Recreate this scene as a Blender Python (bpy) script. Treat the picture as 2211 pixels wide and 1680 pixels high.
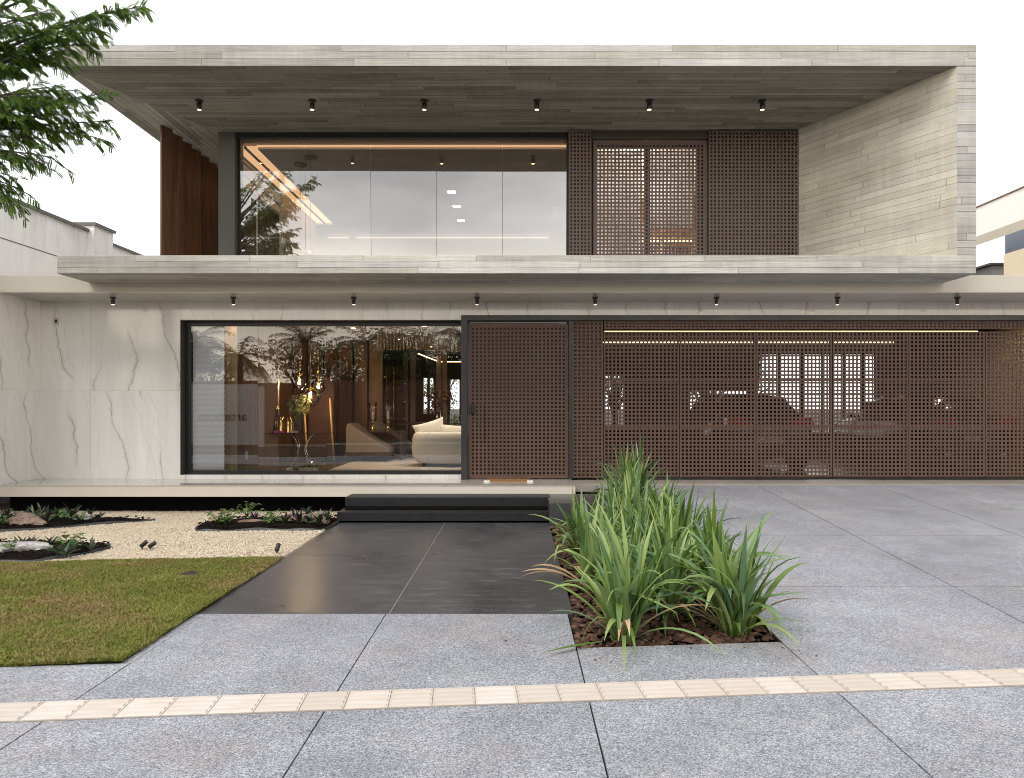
import bpy, bmesh, math, random
import numpy as np
from mathutils import Vector, Matrix, Euler
R = math.radians
PI = math.pi
random.seed(7)
for o in list(bpy.data.objects):
    bpy.data.objects.remove(o)
SC = bpy.context.scene
COL = SC.collection

# ------------------------------------------------------------------ camera
cam = bpy.data.cameras.new('camera')
cam.sensor_width = 36.0
cam.lens = 24.0
cam.shift_x = -0.00475
cam.shift_y = 0.0167
cam.clip_start = 0.05
cam.clip_end = 3000
co = bpy.data.objects.new('camera', cam)
co.location = (0, 0, 1.73)
co.rotation_euler = (R(90), 0, 0)
COL.objects.link(co)
SC.camera = co

# ------------------------------------------------------------------ world / sun / exposure
SUN_EL, SUN_AZ = 50.0, 217.0           # azimuth clockwise from +Y
W_ = bpy.data.worlds.new('World')
SC.world = W_
W_.use_nodes = True
nt = W_.node_tree
nt.nodes.clear()
wo = nt.nodes.new('ShaderNodeOutputWorld')
bg = nt.nodes.new('ShaderNodeBackground')
bg.inputs['Strength'].default_value = 0.1
sky = nt.nodes.new('ShaderNodeTexSky')
sky.sky_type = 'NISHITA'
sky.sun_disc = False
sky.sun_elevation = R(SUN_EL)
sky.sun_rotation = R(SUN_AZ)
tc = nt.nodes.new('ShaderNodeTexCoord')
sep = nt.nodes.new('ShaderNodeSeparateXYZ')
nt.links.new(tc.outputs['Generated'], sep.inputs[0])
noi = nt.nodes.new('ShaderNodeTexNoise')
noi.inputs['Scale'].default_value = 2.6
noi.inputs['Detail'].default_value = 7
noi.inputs['Roughness'].default_value = 0.5
mp = nt.nodes.new('ShaderNodeMapping')
mp.inputs['Scale'].default_value = (1, 1, 3.2)
nt.links.new(tc.outputs['Generated'], mp.inputs['Vector'])
nt.links.new(mp.outputs[0], noi.inputs['Vector'])
# the overcast deck is thin and blown out behind the house, greyer and lumpier over the street
side = nt.nodes.new('ShaderNodeMapRange')
side.interpolation_type = 'SMOOTHSTEP'
side.inputs['From Min'].default_value = -0.45
side.inputs['From Max'].default_value = 0.45
nt.links.new(sep.outputs['Y'], side.inputs['Value'])
grey = nt.nodes.new('ShaderNodeValToRGB')
grey.color_ramp.elements[0].position = 0.33
grey.color_ramp.elements[0].color = (8.2, 7.95, 7.9, 1)
grey.color_ramp.elements[1].position = 0.68
grey.color_ramp.elements[1].color = (17.0, 16.4, 15.6, 1)
nt.links.new(noi.outputs['Fac'], grey.inputs['Fac'])
mixc = nt.nodes.new('ShaderNodeMixRGB')
mixc.inputs['Color2'].default_value = (15.5, 15.6, 15.9, 1)
nt.links.new(side.outputs[0], mixc.inputs['Fac'])
nt.links.new(grey.outputs[0], mixc.inputs['Color1'])
hz = nt.nodes.new('ShaderNodeMapRange')
hz.interpolation_type = 'SMOOTHSTEP'
hz.inputs['From Min'].default_value = 0.05
hz.inputs['From Max'].default_value = 0.19
hz.inputs['To Min'].default_value = 1.0
hz.inputs['To Max'].default_value = 0.0
nt.links.new(sep.outputs['Z'], hz.inputs['Value'])
hzs = nt.nodes.new('ShaderNodeMath'); hzs.operation = 'SUBTRACT'; hzs.use_clamp = True
nt.links.new(hz.outputs[0], hzs.inputs[0]); nt.links.new(side.outputs[0], hzs.inputs[1])
mixh = nt.nodes.new('ShaderNodeMixRGB')
mixh.inputs['Color2'].default_value = (38.0, 33.5, 26.5, 1)
nt.links.new(hzs.outputs[0], mixh.inputs['Fac'])
nt.links.new(mixc.outputs[0], mixh.inputs['Color1'])
mixs = nt.nodes.new('ShaderNodeMixRGB')
mixs.inputs['Fac'].default_value = 0.88
nt.links.new(sky.outputs[0], mixs.inputs['Color1'])
nt.links.new(mixh.outputs[0], mixs.inputs['Color2'])
nt.links.new(mixs.outputs[0], bg.inputs['Color'])
nt.links.new(bg.outputs[0], wo.inputs[0])

sl = bpy.data.lights.new('sun', 'SUN')
sl.energy = 1.5
sl.angle = R(28)
sl.color = (1.0, 0.95, 0.86)
so = bpy.data.objects.new('sun', sl)
_sd = Vector((math.sin(R(SUN_AZ)) * math.cos(R(SUN_EL)), math.cos(R(SUN_AZ)) * math.cos(R(SUN_EL)), math.sin(R(SUN_EL))))
so.rotation_euler = (-_sd).to_track_quat('-Z', 'Y').to_euler()
so.location = (-8, -10, 20)
COL.objects.link(so)

SC.view_settings.view_transform = 'Standard'
SC.view_settings.look = 'None'
SC.view_settings.exposure = 0.35
SC.view_settings.gamma = 1.0
SC.view_settings.use_curve_mapping = False
SC.render.engine = 'CYCLES'
SC.cycles.use_denoising = True
SC.cycles.filter_width = 0.95
SC.cycles.max_bounces = 8
SC.cycles.glossy_bounces = 5
SC.cycles.transparent_max_bounces = 16
SC.cycles.caustics_reflective = False
SC.cycles.caustics_refractive = False
SC.cycles.sample_clamp_indirect = 6.0

F = 1474.0
CX, CY, CH = 1116.0, 877.0, 1.73


def P(x, y, Y):
    """a point of the photograph (2211 px wide) at a distance Y from the camera"""
    return Vector(((x - CX) * Y / F, Y, CH - (y - CY) * Y / F))


def PX(x, Y): return (x - CX) * Y / F
def PZ(y, Y): return CH - (y - CY) * Y / F


# ------------------------------------------------------------------ mesh builder
class MB:
    def __init__(self):
        self.v, self.f, self.m, self.s = [], [], [], []

    def add(self, vs, fs, mi=0, smooth=False):
        b = len(self.v)
        self.v.extend([tuple(p) for p in vs])
        for f in fs:
            self.f.append(tuple(i + b for i in f))
            self.m.append(mi)
            self.s.append(smooth)
        return self

    def box(self, x0, x1, y0, y1, z0, z1, mi=0):
        v = [(x0, y0, z0), (x1, y0, z0), (x1, y1, z0), (x0, y1, z0), (x0, y0, z1), (x1, y0, z1), (x1, y1, z1), (x0, y1, z1)]
        f = [(3, 2, 1, 0), (4, 5, 6, 7), (0, 1, 5, 4), (1, 2, 6, 5), (2, 3, 7, 6), (3, 0, 4, 7)]
        return self.add(v, f, mi)

    def quad(self, a, b, c, d, mi=0): return self.add([a, b, c, d], [(0, 1, 2, 3)], mi)

    def prism(self, poly, z0, z1, mi=0, axis='z', smooth=False):
        """poly: ccw 2-D outline; axis z -> (x,y), axis y -> (x,z) extruded along y, axis x -> (y,z) extruded along x"""
        n = len(poly)
        def mk(p, t):
            if axis == 'z': return (p[0], p[1], t)
            if axis == 'y': return (p[0], t, p[1])
            return (t, p[0], p[1])
        vs = [mk(p, z0) for p in poly] + [mk(p, z1) for p in poly]
        fs = [tuple(reversed(range(n))), tuple(range(n, 2 * n))]
        if axis == 'y': fs = [tuple(range(n)), tuple(reversed(range(n, 2 * n)))]
        self.add(vs, fs, mi)
        b = len(self.v) - 2 * n
        for i in range(n):
            j = (i + 1) % n
            q = (b + i, b + j, b + n + j, b + n + i)
            if axis == 'y': q = tuple(reversed(q))
            self.f.append(q); self.m.append(mi); self.s.append(smooth)
        return self

    def tube(self, pts, rs, n=8, mi=0, cap=True, smooth=True):
        pts = [Vector(p) for p in pts]
        if not hasattr(rs, '__len__'): rs = [rs] * len(pts)
        rings = []
        up = Vector((0, 0, 1))
        prev = None
        for i, p in enumerate(pts):
            d = (pts[min(i + 1, len(pts) - 1)] - pts[max(i - 1, 0)])
            if d.length < 1e-9: d = Vector((0, 0, 1))
            d.normalize()
            if prev is None:
                a = d.orthogonal().normalized()
            else:
                a = prev - d * prev.dot(d)
                a = a.normalized() if a.length > 1e-6 else d.orthogonal().normalized()
            prev = a
            b = d.cross(a)
            rings.append([p + (a * math.cos(2 * PI * k / n) + b * math.sin(2 * PI * k / n)) * rs[i] for k in range(n)])
        vs = [q for r in rings for q in r]
        fs = []
        for i in range(len(pts) - 1):
            for k in range(n):
                k2 = (k + 1) % n
                fs.append((i * n + k, i * n + k2, (i + 1) * n + k2, (i + 1) * n + k))
        if cap:
            fs.append(tuple(reversed(range(n))))
            fs.append(tuple(range((len(pts) - 1) * n, len(pts) * n)))
        return self.add(vs, fs, mi, smooth)

    def lathe(self, prof, c=(0, 0, 0), n=20, mi=0, smooth=True, sx=1.0, sy=1.0):
        c = Vector(c)
        vs, fs = [], []
        for r, z in prof:
            for k in range(n):
                a = 2 * PI * k / n
                vs.append(c + Vector((r * sx * math.cos(a), r * sy * math.sin(a), z)))
        for i in range(len(prof) - 1):
            for k in range(n):
                k2 = (k + 1) % n
                fs.append((i * n + k, i * n + k2, (i + 1) * n + k2, (i + 1) * n + k))
        if prof[0][0] > 1e-5: fs.append(tuple(reversed(range(n))))
        if prof[-1][0] > 1e-5: fs.append(tuple(range((len(prof) - 1) * n, len(prof) * n)))
        return self.add(vs, fs, mi, smooth)

    def sphere(self, c, r, n=16, mi=0, sz=1.0):
        k = max(6, n // 2)
        prof = [(r * math.sin(PI * i / k) + (1e-6 if i in (0, k) else 0), -r * sz * math.cos(PI * i / k)) for i in range(k + 1)]
        return self.lathe(prof, c, n, mi)

    def obj(self, name, mats, parent=None, bevel=0.0, wn=False):
        me = bpy.data.meshes.new(name)
        me.from_pydata(self.v, [], self.f)
        if not isinstance(mats, (list, tuple)): mats = [mats]
        for m in mats: me.materials.append(m)
        me.polygons.foreach_set('material_index', self.m)
        me.polygons.foreach_set('use_smooth', self.s)
        me.update()
        o = bpy.data.objects.new(name, me)
        COL.objects.link(o)
        if parent is not None: attach(o, parent)
        if bevel:
            b = o.modifiers.new('bevel', 'BEVEL')
            b.width = bevel; b.segments = 2; b.limit_method = 'ANGLE'; b.angle_limit = R(40)
        return o


WORLD_LOC = {}


def world_loc(o):
    v = Vector((0, 0, 0))
    while o is not None:
        v += o.location
        o = o.parent
    return v


def attach(o, parent):
    """parent o so that its mesh keeps its world coordinates (roots are not rotated when this is used)"""
    o.parent = parent
    q, loc = parent, False
    while q is not None:
        loc = loc or bool(q.get('local'))
        q = q.parent
    o.location = Vector((0, 0, 0)) if loc else -world_loc(parent)


def root(name, loc, label, cat, group=None, local=False):
    o = bpy.data.objects.new(name, None)
    o.empty_display_size = 0.2
    o.location = loc
    COL.objects.link(o)
    if local: o['local'] = 1
    o['label'] = label
    o['category'] = cat
    if group: o['group'] = group
    return o


def tag(o, label, cat, group=None, kind=None):
    o['label'] = label
    o['category'] = cat
    if group: o['group'] = group
    if kind: o['kind'] = kind
    return o


def structure(o, label=None, cat=None, kind='structure'):
    o['kind'] = kind
    if label: o['label'] = label
    if cat: o['category'] = cat
    return o


def dup(o, loc=None, rot=None, scale=None, label=None, parent=None):
    c = o.copy()
    COL.objects.link(c)
    if parent is not None:
        c.parent = parent
    if loc is not None: c.location = loc
    if rot is not None: c.rotation_euler = rot
    if scale is not None: c.scale = (scale,) * 3
    if label: c['label'] = label
    for ch in list(o.children):
        dup(ch, parent=c)
    return c


ORD = ['first', 'second', 'third', 'fourth', 'fifth', 'sixth', 'seventh', 'eighth', 'ninth', 'tenth', 'eleventh', 'twelfth', 'thirteenth', 'fourteenth']


# ------------------------------------------------------------------ material helpers
class NT:
    """tiny expression helper over a node tree"""
    def __init__(self, name):
        self.mat = bpy.data.materials.new(name)
        self.mat.use_nodes = True
        self.t = self.mat.node_tree
        self.n = self.t.nodes
        self.b = self.n['Principled BSDF']

    def new(self, ty, **kw):
        n = self.n.new(ty)
        for k, v in kw.items(): setattr(n, k, v)
        return n

    def link(self, a, b): self.t.links.new(a, b)

    def val(self, sock, v):
        if hasattr(v, 'is_output'): self.link(v, sock)
        else: sock.default_value = v

    def m(self, op, a, b=0.0, c=None, clamp=False):
        n = self.new('ShaderNodeMath', operation=op)
        n.use_clamp = clamp
        self.val(n.inputs[0], a); self.val(n.inputs[1], b)
        if c is not None: self.val(n.inputs[2], c)
        return n.outputs[0]

    def comb(self, x, y, z=0.0):
        n = self.new('ShaderNodeCombineXYZ')
        for i, q in enumerate((x, y, z)): self.val(n.inputs[i], q)
        return n.outputs[0]

    def vm(self, op, a, b):
        n = self.new('ShaderNodeVectorMath', operation=op)
        self.val(n.inputs[0], a); self.val(n.inputs[1], b)
        return n.outputs[0]

    def noise(self, vec, scale=1.0, detail=4.0, rough=0.55, dist=0.0):
        n = self.new('ShaderNodeTexNoise')
        if vec is not None: self.link(vec, n.inputs['Vector'])
        n.inputs['Scale'].default_value = scale
        n.inputs['Detail'].default_value = detail
        n.inputs['Roughness'].default_value = rough
        n.inputs['Distortion'].default_value = dist
        return n.outputs['Fac']

    def white(self, vec):
        n = self.new('ShaderNodeTexWhiteNoise', noise_dimensions='3D')
        self.link(vec, n.inputs['Vector'])
        return n.outputs['Value']

    def voro(self, vec, scale, feature='F1', out='Distance', rand=1.0):
        n = self.new('ShaderNodeTexVoronoi', feature=feature)
        self.link(vec, n.inputs['Vector'])
        n.inputs['Scale'].default_value = scale
        n.inputs['Randomness'].default_value = rand
        return n.outputs[out]

    def ramp(self, fac, stops, interp='LINEAR'):
        n = self.new('ShaderNodeValToRGB')
        n.color_ramp.interpolation = interp
        els = n.color_ramp.elements
        while len(els) < len(stops): els.new(0.5)
        for e, (p, c) in zip(els, stops):
            e.position = p
            e.color = (c[0], c[1], c[2], 1) if hasattr(c, '__len__') else (c, c, c, 1)
        self.val(n.inputs[0], fac)
        return n.outputs[0]

    def mr(self, v, a, b, c=0.0, d=1.0, smooth=False):
        n = self.new('ShaderNodeMapRange')
        if smooth: n.interpolation_type = 'SMOOTHSTEP'
        self.val(n.inputs['Value'], v)
        for k, q in zip(('From Min', 'From Max', 'To Min', 'To Max'), (a, b, c, d)): self.val(n.inputs[k], q)
        return n.outputs[0]

    def mix(self, f, a, b, blend='MIX'):
        n = self.new('ShaderNodeMixRGB', blend_type=blend)
        self.val(n.inputs['Fac'], f)
        for k, q in (('Color1', a), ('Color2', b)):
            if hasattr(q, 'is_output'): self.link(q, n.inputs[k])
            else: n.inputs[k].default_value = (q[0], q[1], q[2], 1) if hasattr(q, '__len__') else (q, q, q, 1)
        return n.outputs[0]

    def pos(self): return self.new('ShaderNodeNewGeometry').outputs['Position']
    def objc(self): return self.new('ShaderNodeTexCoord').outputs['Object']

    def sep(self, v):
        n = self.new('ShaderNodeSeparateXYZ')
        self.link(v, n.inputs[0])
        return n.outputs[0], n.outputs[1], n.outputs[2]

    def scale(self, v, s):
        return self.vm('MULTIPLY', v, s)

    def bump(self, h, strength=0.3, dist=0.01):
        n = self.new('ShaderNodeBump')
        n.inputs['Strength'].default_value = strength
        n.inputs['Distance'].default_value = dist
        self.link(h, n.inputs['Height'])
        self.link(n.outputs[0], self.b.inputs['Normal'])

    def out(self, color=None, rough=None, metal=None, spec=None):
        for k, v in (('Base Color', color), ('Roughness', rough), ('Metallic', metal), ('Specular IOR Level', spec)):
            if v is None: continue
            s = self.b.inputs[k]
            if hasattr(v, 'is_output'): self.link(v, s)
            elif hasattr(v, '__len__'): s.default_value = (v[0], v[1], v[2], 1)
            else: s.default_value = v
        return self.mat


def plain(name, c, rough=0.5, metal=0.0, spec=0.5, var=0.12, scale=14.0, bump=0.0, local=True):
    t = NT(name)
    p = t.objc() if local else t.pos()
    n = t.noise(p, scale, 5)
    col = t.mix(n, [x * (1 - var) for x in c], [min(1, x * (1 + var)) for x in c])
    if bump: t.bump(t.noise(p, scale * 6, 4), bump, 0.004)
    r = t.mr(n, 0.3, 0.7, max(0.0, rough - 0.06), min(1, rough + 0.06))
    return t.out(col, r, metal, spec)


def emit(name, c, s):
    m = bpy.data.materials.new(name)
    m.use_nodes = True
    b = m.node_tree.nodes['Principled BSDF']
    b.inputs['Base Color'].default_value = (c[0], c[1], c[2], 1)
    b.inputs['Emission Color'].default_value = (c[0], c[1], c[2], 1)
    b.inputs['Emission Strength'].default_value = s
    return m


def glass(name, base, fres=1.0, tint=(1, 1, 1), rough=0.0):
    m = bpy.data.materials.new(name)
    m.use_nodes = True
    t = m.node_tree
    t.nodes.clear()
    out = t.nodes.new('ShaderNodeOutputMaterial')
    mx = t.nodes.new('ShaderNodeMixShader')
    tr = t.nodes.new('ShaderNodeBsdfTransparent')
    tr.inputs[0].default_value = (*tint, 1)
    gl = t.nodes.new('ShaderNodeBsdfGlossy')
    gl.inputs['Roughness'].default_value = rough
    fr = t.nodes.new('ShaderNodeFresnel')
    fr.inputs[0].default_value = 1.5
    ma = t.nodes.new('ShaderNodeMath'); ma.operation = 'MULTIPLY_ADD'; ma.use_clamp = True
    ma.inputs[1].default_value = fres
    ma.inputs[2].default_value = base
    t.links.new(fr.outputs[0], ma.inputs[0])
    t.links.new(ma.outputs[0], mx.inputs[0])
    t.links.new(tr.outputs[0], mx.inputs[1])
    t.links.new(gl.outputs[0], mx.inputs[2])
    t.links.new(mx.outputs[0], out.inputs[0])
    return m


def concrete(name, h=0.107, voff=6.8, swap=False, length=2.1, base=(0.40, 0.398, 0.38), contrast=0.9, joint=0.4, seed=0.0):
    """board-marked concrete: rows of boards of random length and tone, mapped on the face's main plane"""
    t = NT(name)
    g = t.new('ShaderNodeNewGeometry')
    x, y, z = t.sep(g.outputs['Position'])
    nx, ny, nz = t.sep(g.outputs['True Normal'])
    top = t.m('GREATER_THAN', t.m('ABSOLUTE', nz), 0.6)
    sid = t.m('GREATER_THAN', t.m('ABSOLUTE', nx), 0.6)
    def sel(f, a, b): return t.m('ADD', t.m('MULTIPLY', f, b), t.m('MULTIPLY', t.m('SUBTRACT', 1.0, f), a))
    if swap:
        u = y; v = sel(top, z, x)
    else:
        u = sel(sid, x, y); v = sel(top, z, y)
    v = t.m('ADD', t.m('SUBTRACT', v, voff), 200 * h)
    # a board edge is never quite straight
    wob = t.m('MULTIPLY', t.m('SUBTRACT', t.noise(t.comb(u, t.m('MULTIPLY', v, 0.2), seed), 0.7, 2), 0.5), 0.012)
    vr = t.m('DIVIDE', t.m('ADD', v, wob), h)
    row = t.m('FLOOR', vr)
    fv = t.m('FRACT', vr)
    r1 = t.white(t.comb(row, 3.7 + seed, top))
    r2 = t.white(t.comb(row, 9.1 + seed, top))
    L = t.m('MULTIPLY_ADD', r2, 0.9, length - 0.45)
    ur = t.m('ADD', t.m('DIVIDE', u, L), t.m('MULTIPLY', r1, 7.3))
    colm = t.m('FLOOR', ur)
    fu = t.m('FRACT', ur)
    tone = t.white(t.comb(row, colm, 5.0 + seed))
    tone2 = t.white(t.comb(colm, row, 15.0 + seed))
    shift = t.comb(t.m('MULTIPLY', tone, 31.0), t.m('MULTIPLY', tone2, 17.0), 0.0)
    uv = t.vm('ADD', t.comb(t.m('MULTIPLY', u, 0.9), t.m('MULTIPLY', v, 26.0), 0.0), shift)
    grain = t.noise(uv, 1.6, 6, 0.62, 0.4)
    cloud = t.noise(t.comb(u, t.m('MULTIPLY', v, 2.6), seed), 1.1, 5, 0.6)
    fine = t.noise(t.comb(t.m('MULTIPLY', u, 6.0), t.m('MULTIPLY', v, 60.0), 0.0), 1.0, 3)
    k = t.m('ADD', t.m('MULTIPLY', t.m('SUBTRACT', tone, 0.5), 0.46 * contrast), 1.0)
    k = t.m('ADD', k, t.m('MULTIPLY', t.m('SUBTRACT', grain, 0.5), 1.0 * contrast))
    k = t.m('ADD', k, t.m('MULTIPLY', t.m('SUBTRACT', cloud, 0.5), 0.65))
    k = t.m('ADD', k, t.m('MULTIPLY', t.m('SUBTRACT', fine, 0.5), 0.14))
    # vertical wash marks
    wash = t.noise(t.comb(t.m('MULTIPLY', u, 9.0), t.m('MULTIPLY', v, 0.8), 2.0), 1.0, 3)
    k = t.m('ADD', k, t.m('MULTIPLY', t.m('SUBTRACT', wash, 0.5), 0.32))
    ev = t.m('MINIMUM', fv, t.m('SUBTRACT', 1.0, fv))
    eu = t.m('MULTIPLY', t.m('MINIMUM', fu, t.m('SUBTRACT', 1.0, fu)), t.m('DIVIDE', L, h))
    e = t.m('MINIMUM', ev, eu)
    line = t.mr(e, 0.012, 0.065, 1.0, 0.0)
    lsel = t.white(t.comb(row, colm, 44.0))
    dark = t.m('MULTIPLY', t.m('MULTIPLY', line, joint), t.m('GREATER_THAN', lsel, 0.25))
    k = t.m('MULTIPLY', k, t.m('SUBTRACT', 1.0, t.m('MULTIPLY', dark, 0.62)))
    lite = t.m('MULTIPLY', t.m('MULTIPLY', line, joint), t.m('LESS_THAN', lsel, 0.25))
    k = t.m('ADD', k, t.m('MULTIPLY', lite, 0.45))
    hue = t.mix(tone2, [c * s for c, s in zip(base, (1.0, 0.985, 0.95))], [c * s for c, s in zip(base, (1.0, 1.01, 1.04))])
    col = t.mix(1.0, hue, t.comb(k, k, k), 'MULTIPLY')
    hgt = t.m('ADD', t.m('MULTIPLY', tone, 0.9), t.m('MULTIPLY', grain, 0.5))
    hgt = t.m('SUBTRACT', hgt, t.m('MULTIPLY', dark, 1.2))
    t.bump(hgt, 0.9, 0.012)
    return t.out(col, 0.82, 0, 0.3)


def marble(name, jx=None, jz=None, rough=0.085, base=(0.80, 0.797, 0.785), flip=False):
    t = NT(name)
    g = t.new('ShaderNodeNewGeometry')
    p = g.outputs['Position']
    x, y, z = t.sep(p)
    # slabs: every slab is another piece of the block
    sx = t.m('FLOOR', t.m('DIVIDE', t.m('ADD', x, 7.457), 1.57))
    sz = t.m('FLOOR', t.m('SUBTRACT', z, 1.0 + 1.0)) if True else 0
    szz = t.m('GREATER_THAN', z, 2.0)
    rnd = t.white(t.comb(sx, szz, 2.0))
    off = t.comb(t.m('MULTIPLY', rnd, 23.0), t.m('MULTIPLY', rnd, 11.0), t.m('MULTIPLY', rnd, 7.0))
    q = t.vm('ADD', p, off)
    q = t.scale(q, (1.0, 1.0, 0.27))
    wx = t.m('MULTIPLY', t.m('SUBTRACT', t.noise(q, 0.9, 4), 0.5), 1.1)
    q2 = t.vm('ADD', q, t.comb(wx, wx, 0.0))
    zz = t.m('ADD', z, t.m('MULTIPLY', rnd, 9.0))
    xx = t.m('ADD', t.m('ADD', x, t.m('MULTIPLY', y, 0.9)), t.m('MULTIPLY', rnd, 5.3))
    def vein(freq, slope, w, seed, lo, hi, wob=0.9):
        a1 = t.noise(t.comb(t.m('MULTIPLY', xx, 0.45), t.m('MULTIPLY', zz, 0.75), seed), 1.0, 2, 0.5)
        a2 = t.noise(t.comb(xx, t.m('MULTIPLY', zz, 1.4), seed + 4), 2.4, 4, 0.6)
        v = t.m('ADD', t.m('MULTIPLY', xx, freq), t.m('MULTIPLY', zz, slope))
        v = t.m('ADD', v, t.m('ADD', t.m('MULTIPLY', a1, wob * 2), t.m('MULTIPLY', a2, wob * 0.34)))
        r = t.m('ABSOLUTE', t.m('SUBTRACT', t.m('FRACT', v), 0.5))
        mk = t.noise(t.comb(xx, t.m('MULTIPLY', zz, 0.8), seed + 9), 1.25, 3)
        return t.m('MULTIPLY', t.mr(r, 0.0, w, 1.0, 0.0, True), t.mr(mk, lo, hi, 0.0, 1.0, True))
    v1 = vein(1.45, 0.24, 0.014, 3.0, 0.40, 0.60)
    v2 = vein(1.45, 0.24, 0.085, 3.0, 0.34, 0.58)
    v3 = t.m('MAXIMUM', vein(2.7, -0.35, 0.022, 8.0, 0.44, 0.66), vein(3.1, 0.9, 0.028, 14.0, 0.46, 0.62))
    soft = t.noise(t.scale(q2, (3.0, 3.0, 1.0)), 1.6, 6, 0.6)
    dirty = t.noise(q, 0.8, 3)
    c = t.mix(t.mr(soft, 0.3, 0.75), base, [b * s for b, s in zip(base, (0.86, 0.86, 0.86))])
    c = t.mix(t.mr(dirty, 0.4, 0.75, 0.0, 0.35), c, (0.70, 0.66, 0.585))
    c = t.mix(t.m('MULTIPLY', v2, 0.36), c, (0.45, 0.43, 0.36))
    c = t.mix(t.m('MULTIPLY', v3, 0.38), c, (0.36, 0.345, 0.30))
    c = t.mix(t.m('MULTIPLY', v1, 0.74), c, (0.16, 0.155, 0.13))
    # hairline joints
    fx = t.m('FRACT', t.m('DIVIDE', t.m('ADD', x, 7.457), 1.57))
    jx_ = t.mr(t.m('MINIMUM', fx, t.m('SUBTRACT', 1.0, fx)), 0.0012, 0.003, 1.0, 0.0)
    jz_ = t.mr(t.m('ABSOLUTE', t.m('SUBTRACT', z, 2.0)), 0.0015, 0.004, 1.0, 0.0)
    j = t.m('MAXIMUM', jx_, jz_)
    tint = t.mr(rnd, 0, 1, 0.94, 1.03)
    c = t.mix(1.0, c, t.comb(tint, tint, tint), 'MULTIPLY')
    c = t.mix(t.m('MULTIPLY', j, 0.45), c, (0.4, 0.38, 0.34))
    r = t.m('ADD', t.m('MULTIPLY', soft, 0.08), rough - 0.04)
    return t.out(c, r, 0, 0.75)


def speckle(name):
    """washed aggregate paving"""
    t = NT(name)
    p = t.pos()
    flat = t.scale(p, (1, 1, 0.0))
    warp = t.vm('ADD', flat, t.scale(t.new('ShaderNodeTexNoise').outputs['Color'], (0.0, 0.0, 0.0)))
    a = t.voro(warp, 150, 'F1', 'Color')
    ax, ay, az = t.sep(a)
    b = t.voro(warp, 80, 'F1', 'Color')
    bx, by, bz = t.sep(b)
    d = t.voro(warp, 110, 'F1', 'Distance')
    c = t.ramp(ax, [(0.0, (0.085, 0.089, 0.10)), (0.25, (0.17, 0.174, 0.19)), (0.5, (0.28, 0.28, 0.288)), (0.8, (0.38, 0.375, 0.375)), (1.0, (0.56, 0.55, 0.53))])
    c2 = t.ramp(bx, [(0.0, (0.16, 0.165, 0.18)), (0.6, (0.28, 0.278, 0.282)), (1.0, (0.42, 0.405, 0.39))])
    c = t.mix(1.0, t.mix(0.25, c, c2), (1.01, 1.045, 1.145), 'MULTIPLY')
    big = t.noise(flat, 0.55, 5, 0.6)
    mid = t.noise(flat, 3.2, 5, 0.65)
    k = t.m('ADD', t.mr(big, 0.3, 0.7, 0.84, 1.12), t.mr(mid, 0.3, 0.7, -0.07, 0.07))
    c = t.mix(1.0, c, t.comb(k, k, k), 'MULTIPLY')
    # rusty mud film in patches
    mud = t.m('MULTIPLY', t.mr(t.noise(t.vm('ADD', flat, (4, 9, 0)), 0.9, 6, 0.7), 0.52, 0.74), 0.40)
    c = t.mix(mud, c, (0.33, 0.265, 0.215))
    pale = t.m('MULTIPLY', t.mr(t.noise(t.vm('ADD', flat, (14, 3, 0)), 1.7, 6, 0.75), 0.58, 0.72), 0.22)
    c = t.mix(pale, c, (0.48, 0.47, 0.46))
    # every slab was poured on another day; dirt gathers in soft blotches and tyre tracks on the ramp
    x, y, z = t.sep(p)
    pour = t.white(t.comb(t.m('FLOOR', t.m('DIVIDE', t.m('ADD', x, 2.6), 1.51)), t.m('FLOOR', t.m('DIVIDE', y, 1.9)), 3.0))
    k2 = t.mr(pour, 0, 1, 0.93, 1.05)
    blot = t.noise(t.vm('ADD', flat, (31, 7, 0)), 1.4, 6, 0.7)
    k2 = t.m('MULTIPLY', k2, t.mr(blot, 0.38, 0.62, 0.86, 1.05))
    tyre = t.m('MULTIPLY', t.m('MAXIMUM', t.mr(t.m('ABSOLUTE', t.m('SUBTRACT', x, 3.9)), 0.05, 0.28, 1, 0), t.mr(t.m('ABSOLUTE', t.m('SUBTRACT', x, 5.45)), 0.05, 0.28, 1, 0)), t.mr(t.noise(t.scale(flat, (3, .5, 1)), 1.5, 4), .4, .7))
    k2 = t.m('MULTIPLY', k2, t.m('SUBTRACT', 1.0, t.m('MULTIPLY', tyre, .06)))
    c = t.mix(1.0, c, t.comb(k2, k2, k2), 'MULTIPLY')
    t.bump(t.m('MULTIPLY', t.m('SUBTRACT', 1.0, d), 1.0), 0.35, 0.004)
    return t.out(c, 0.72, 0, 0.35)


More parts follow.
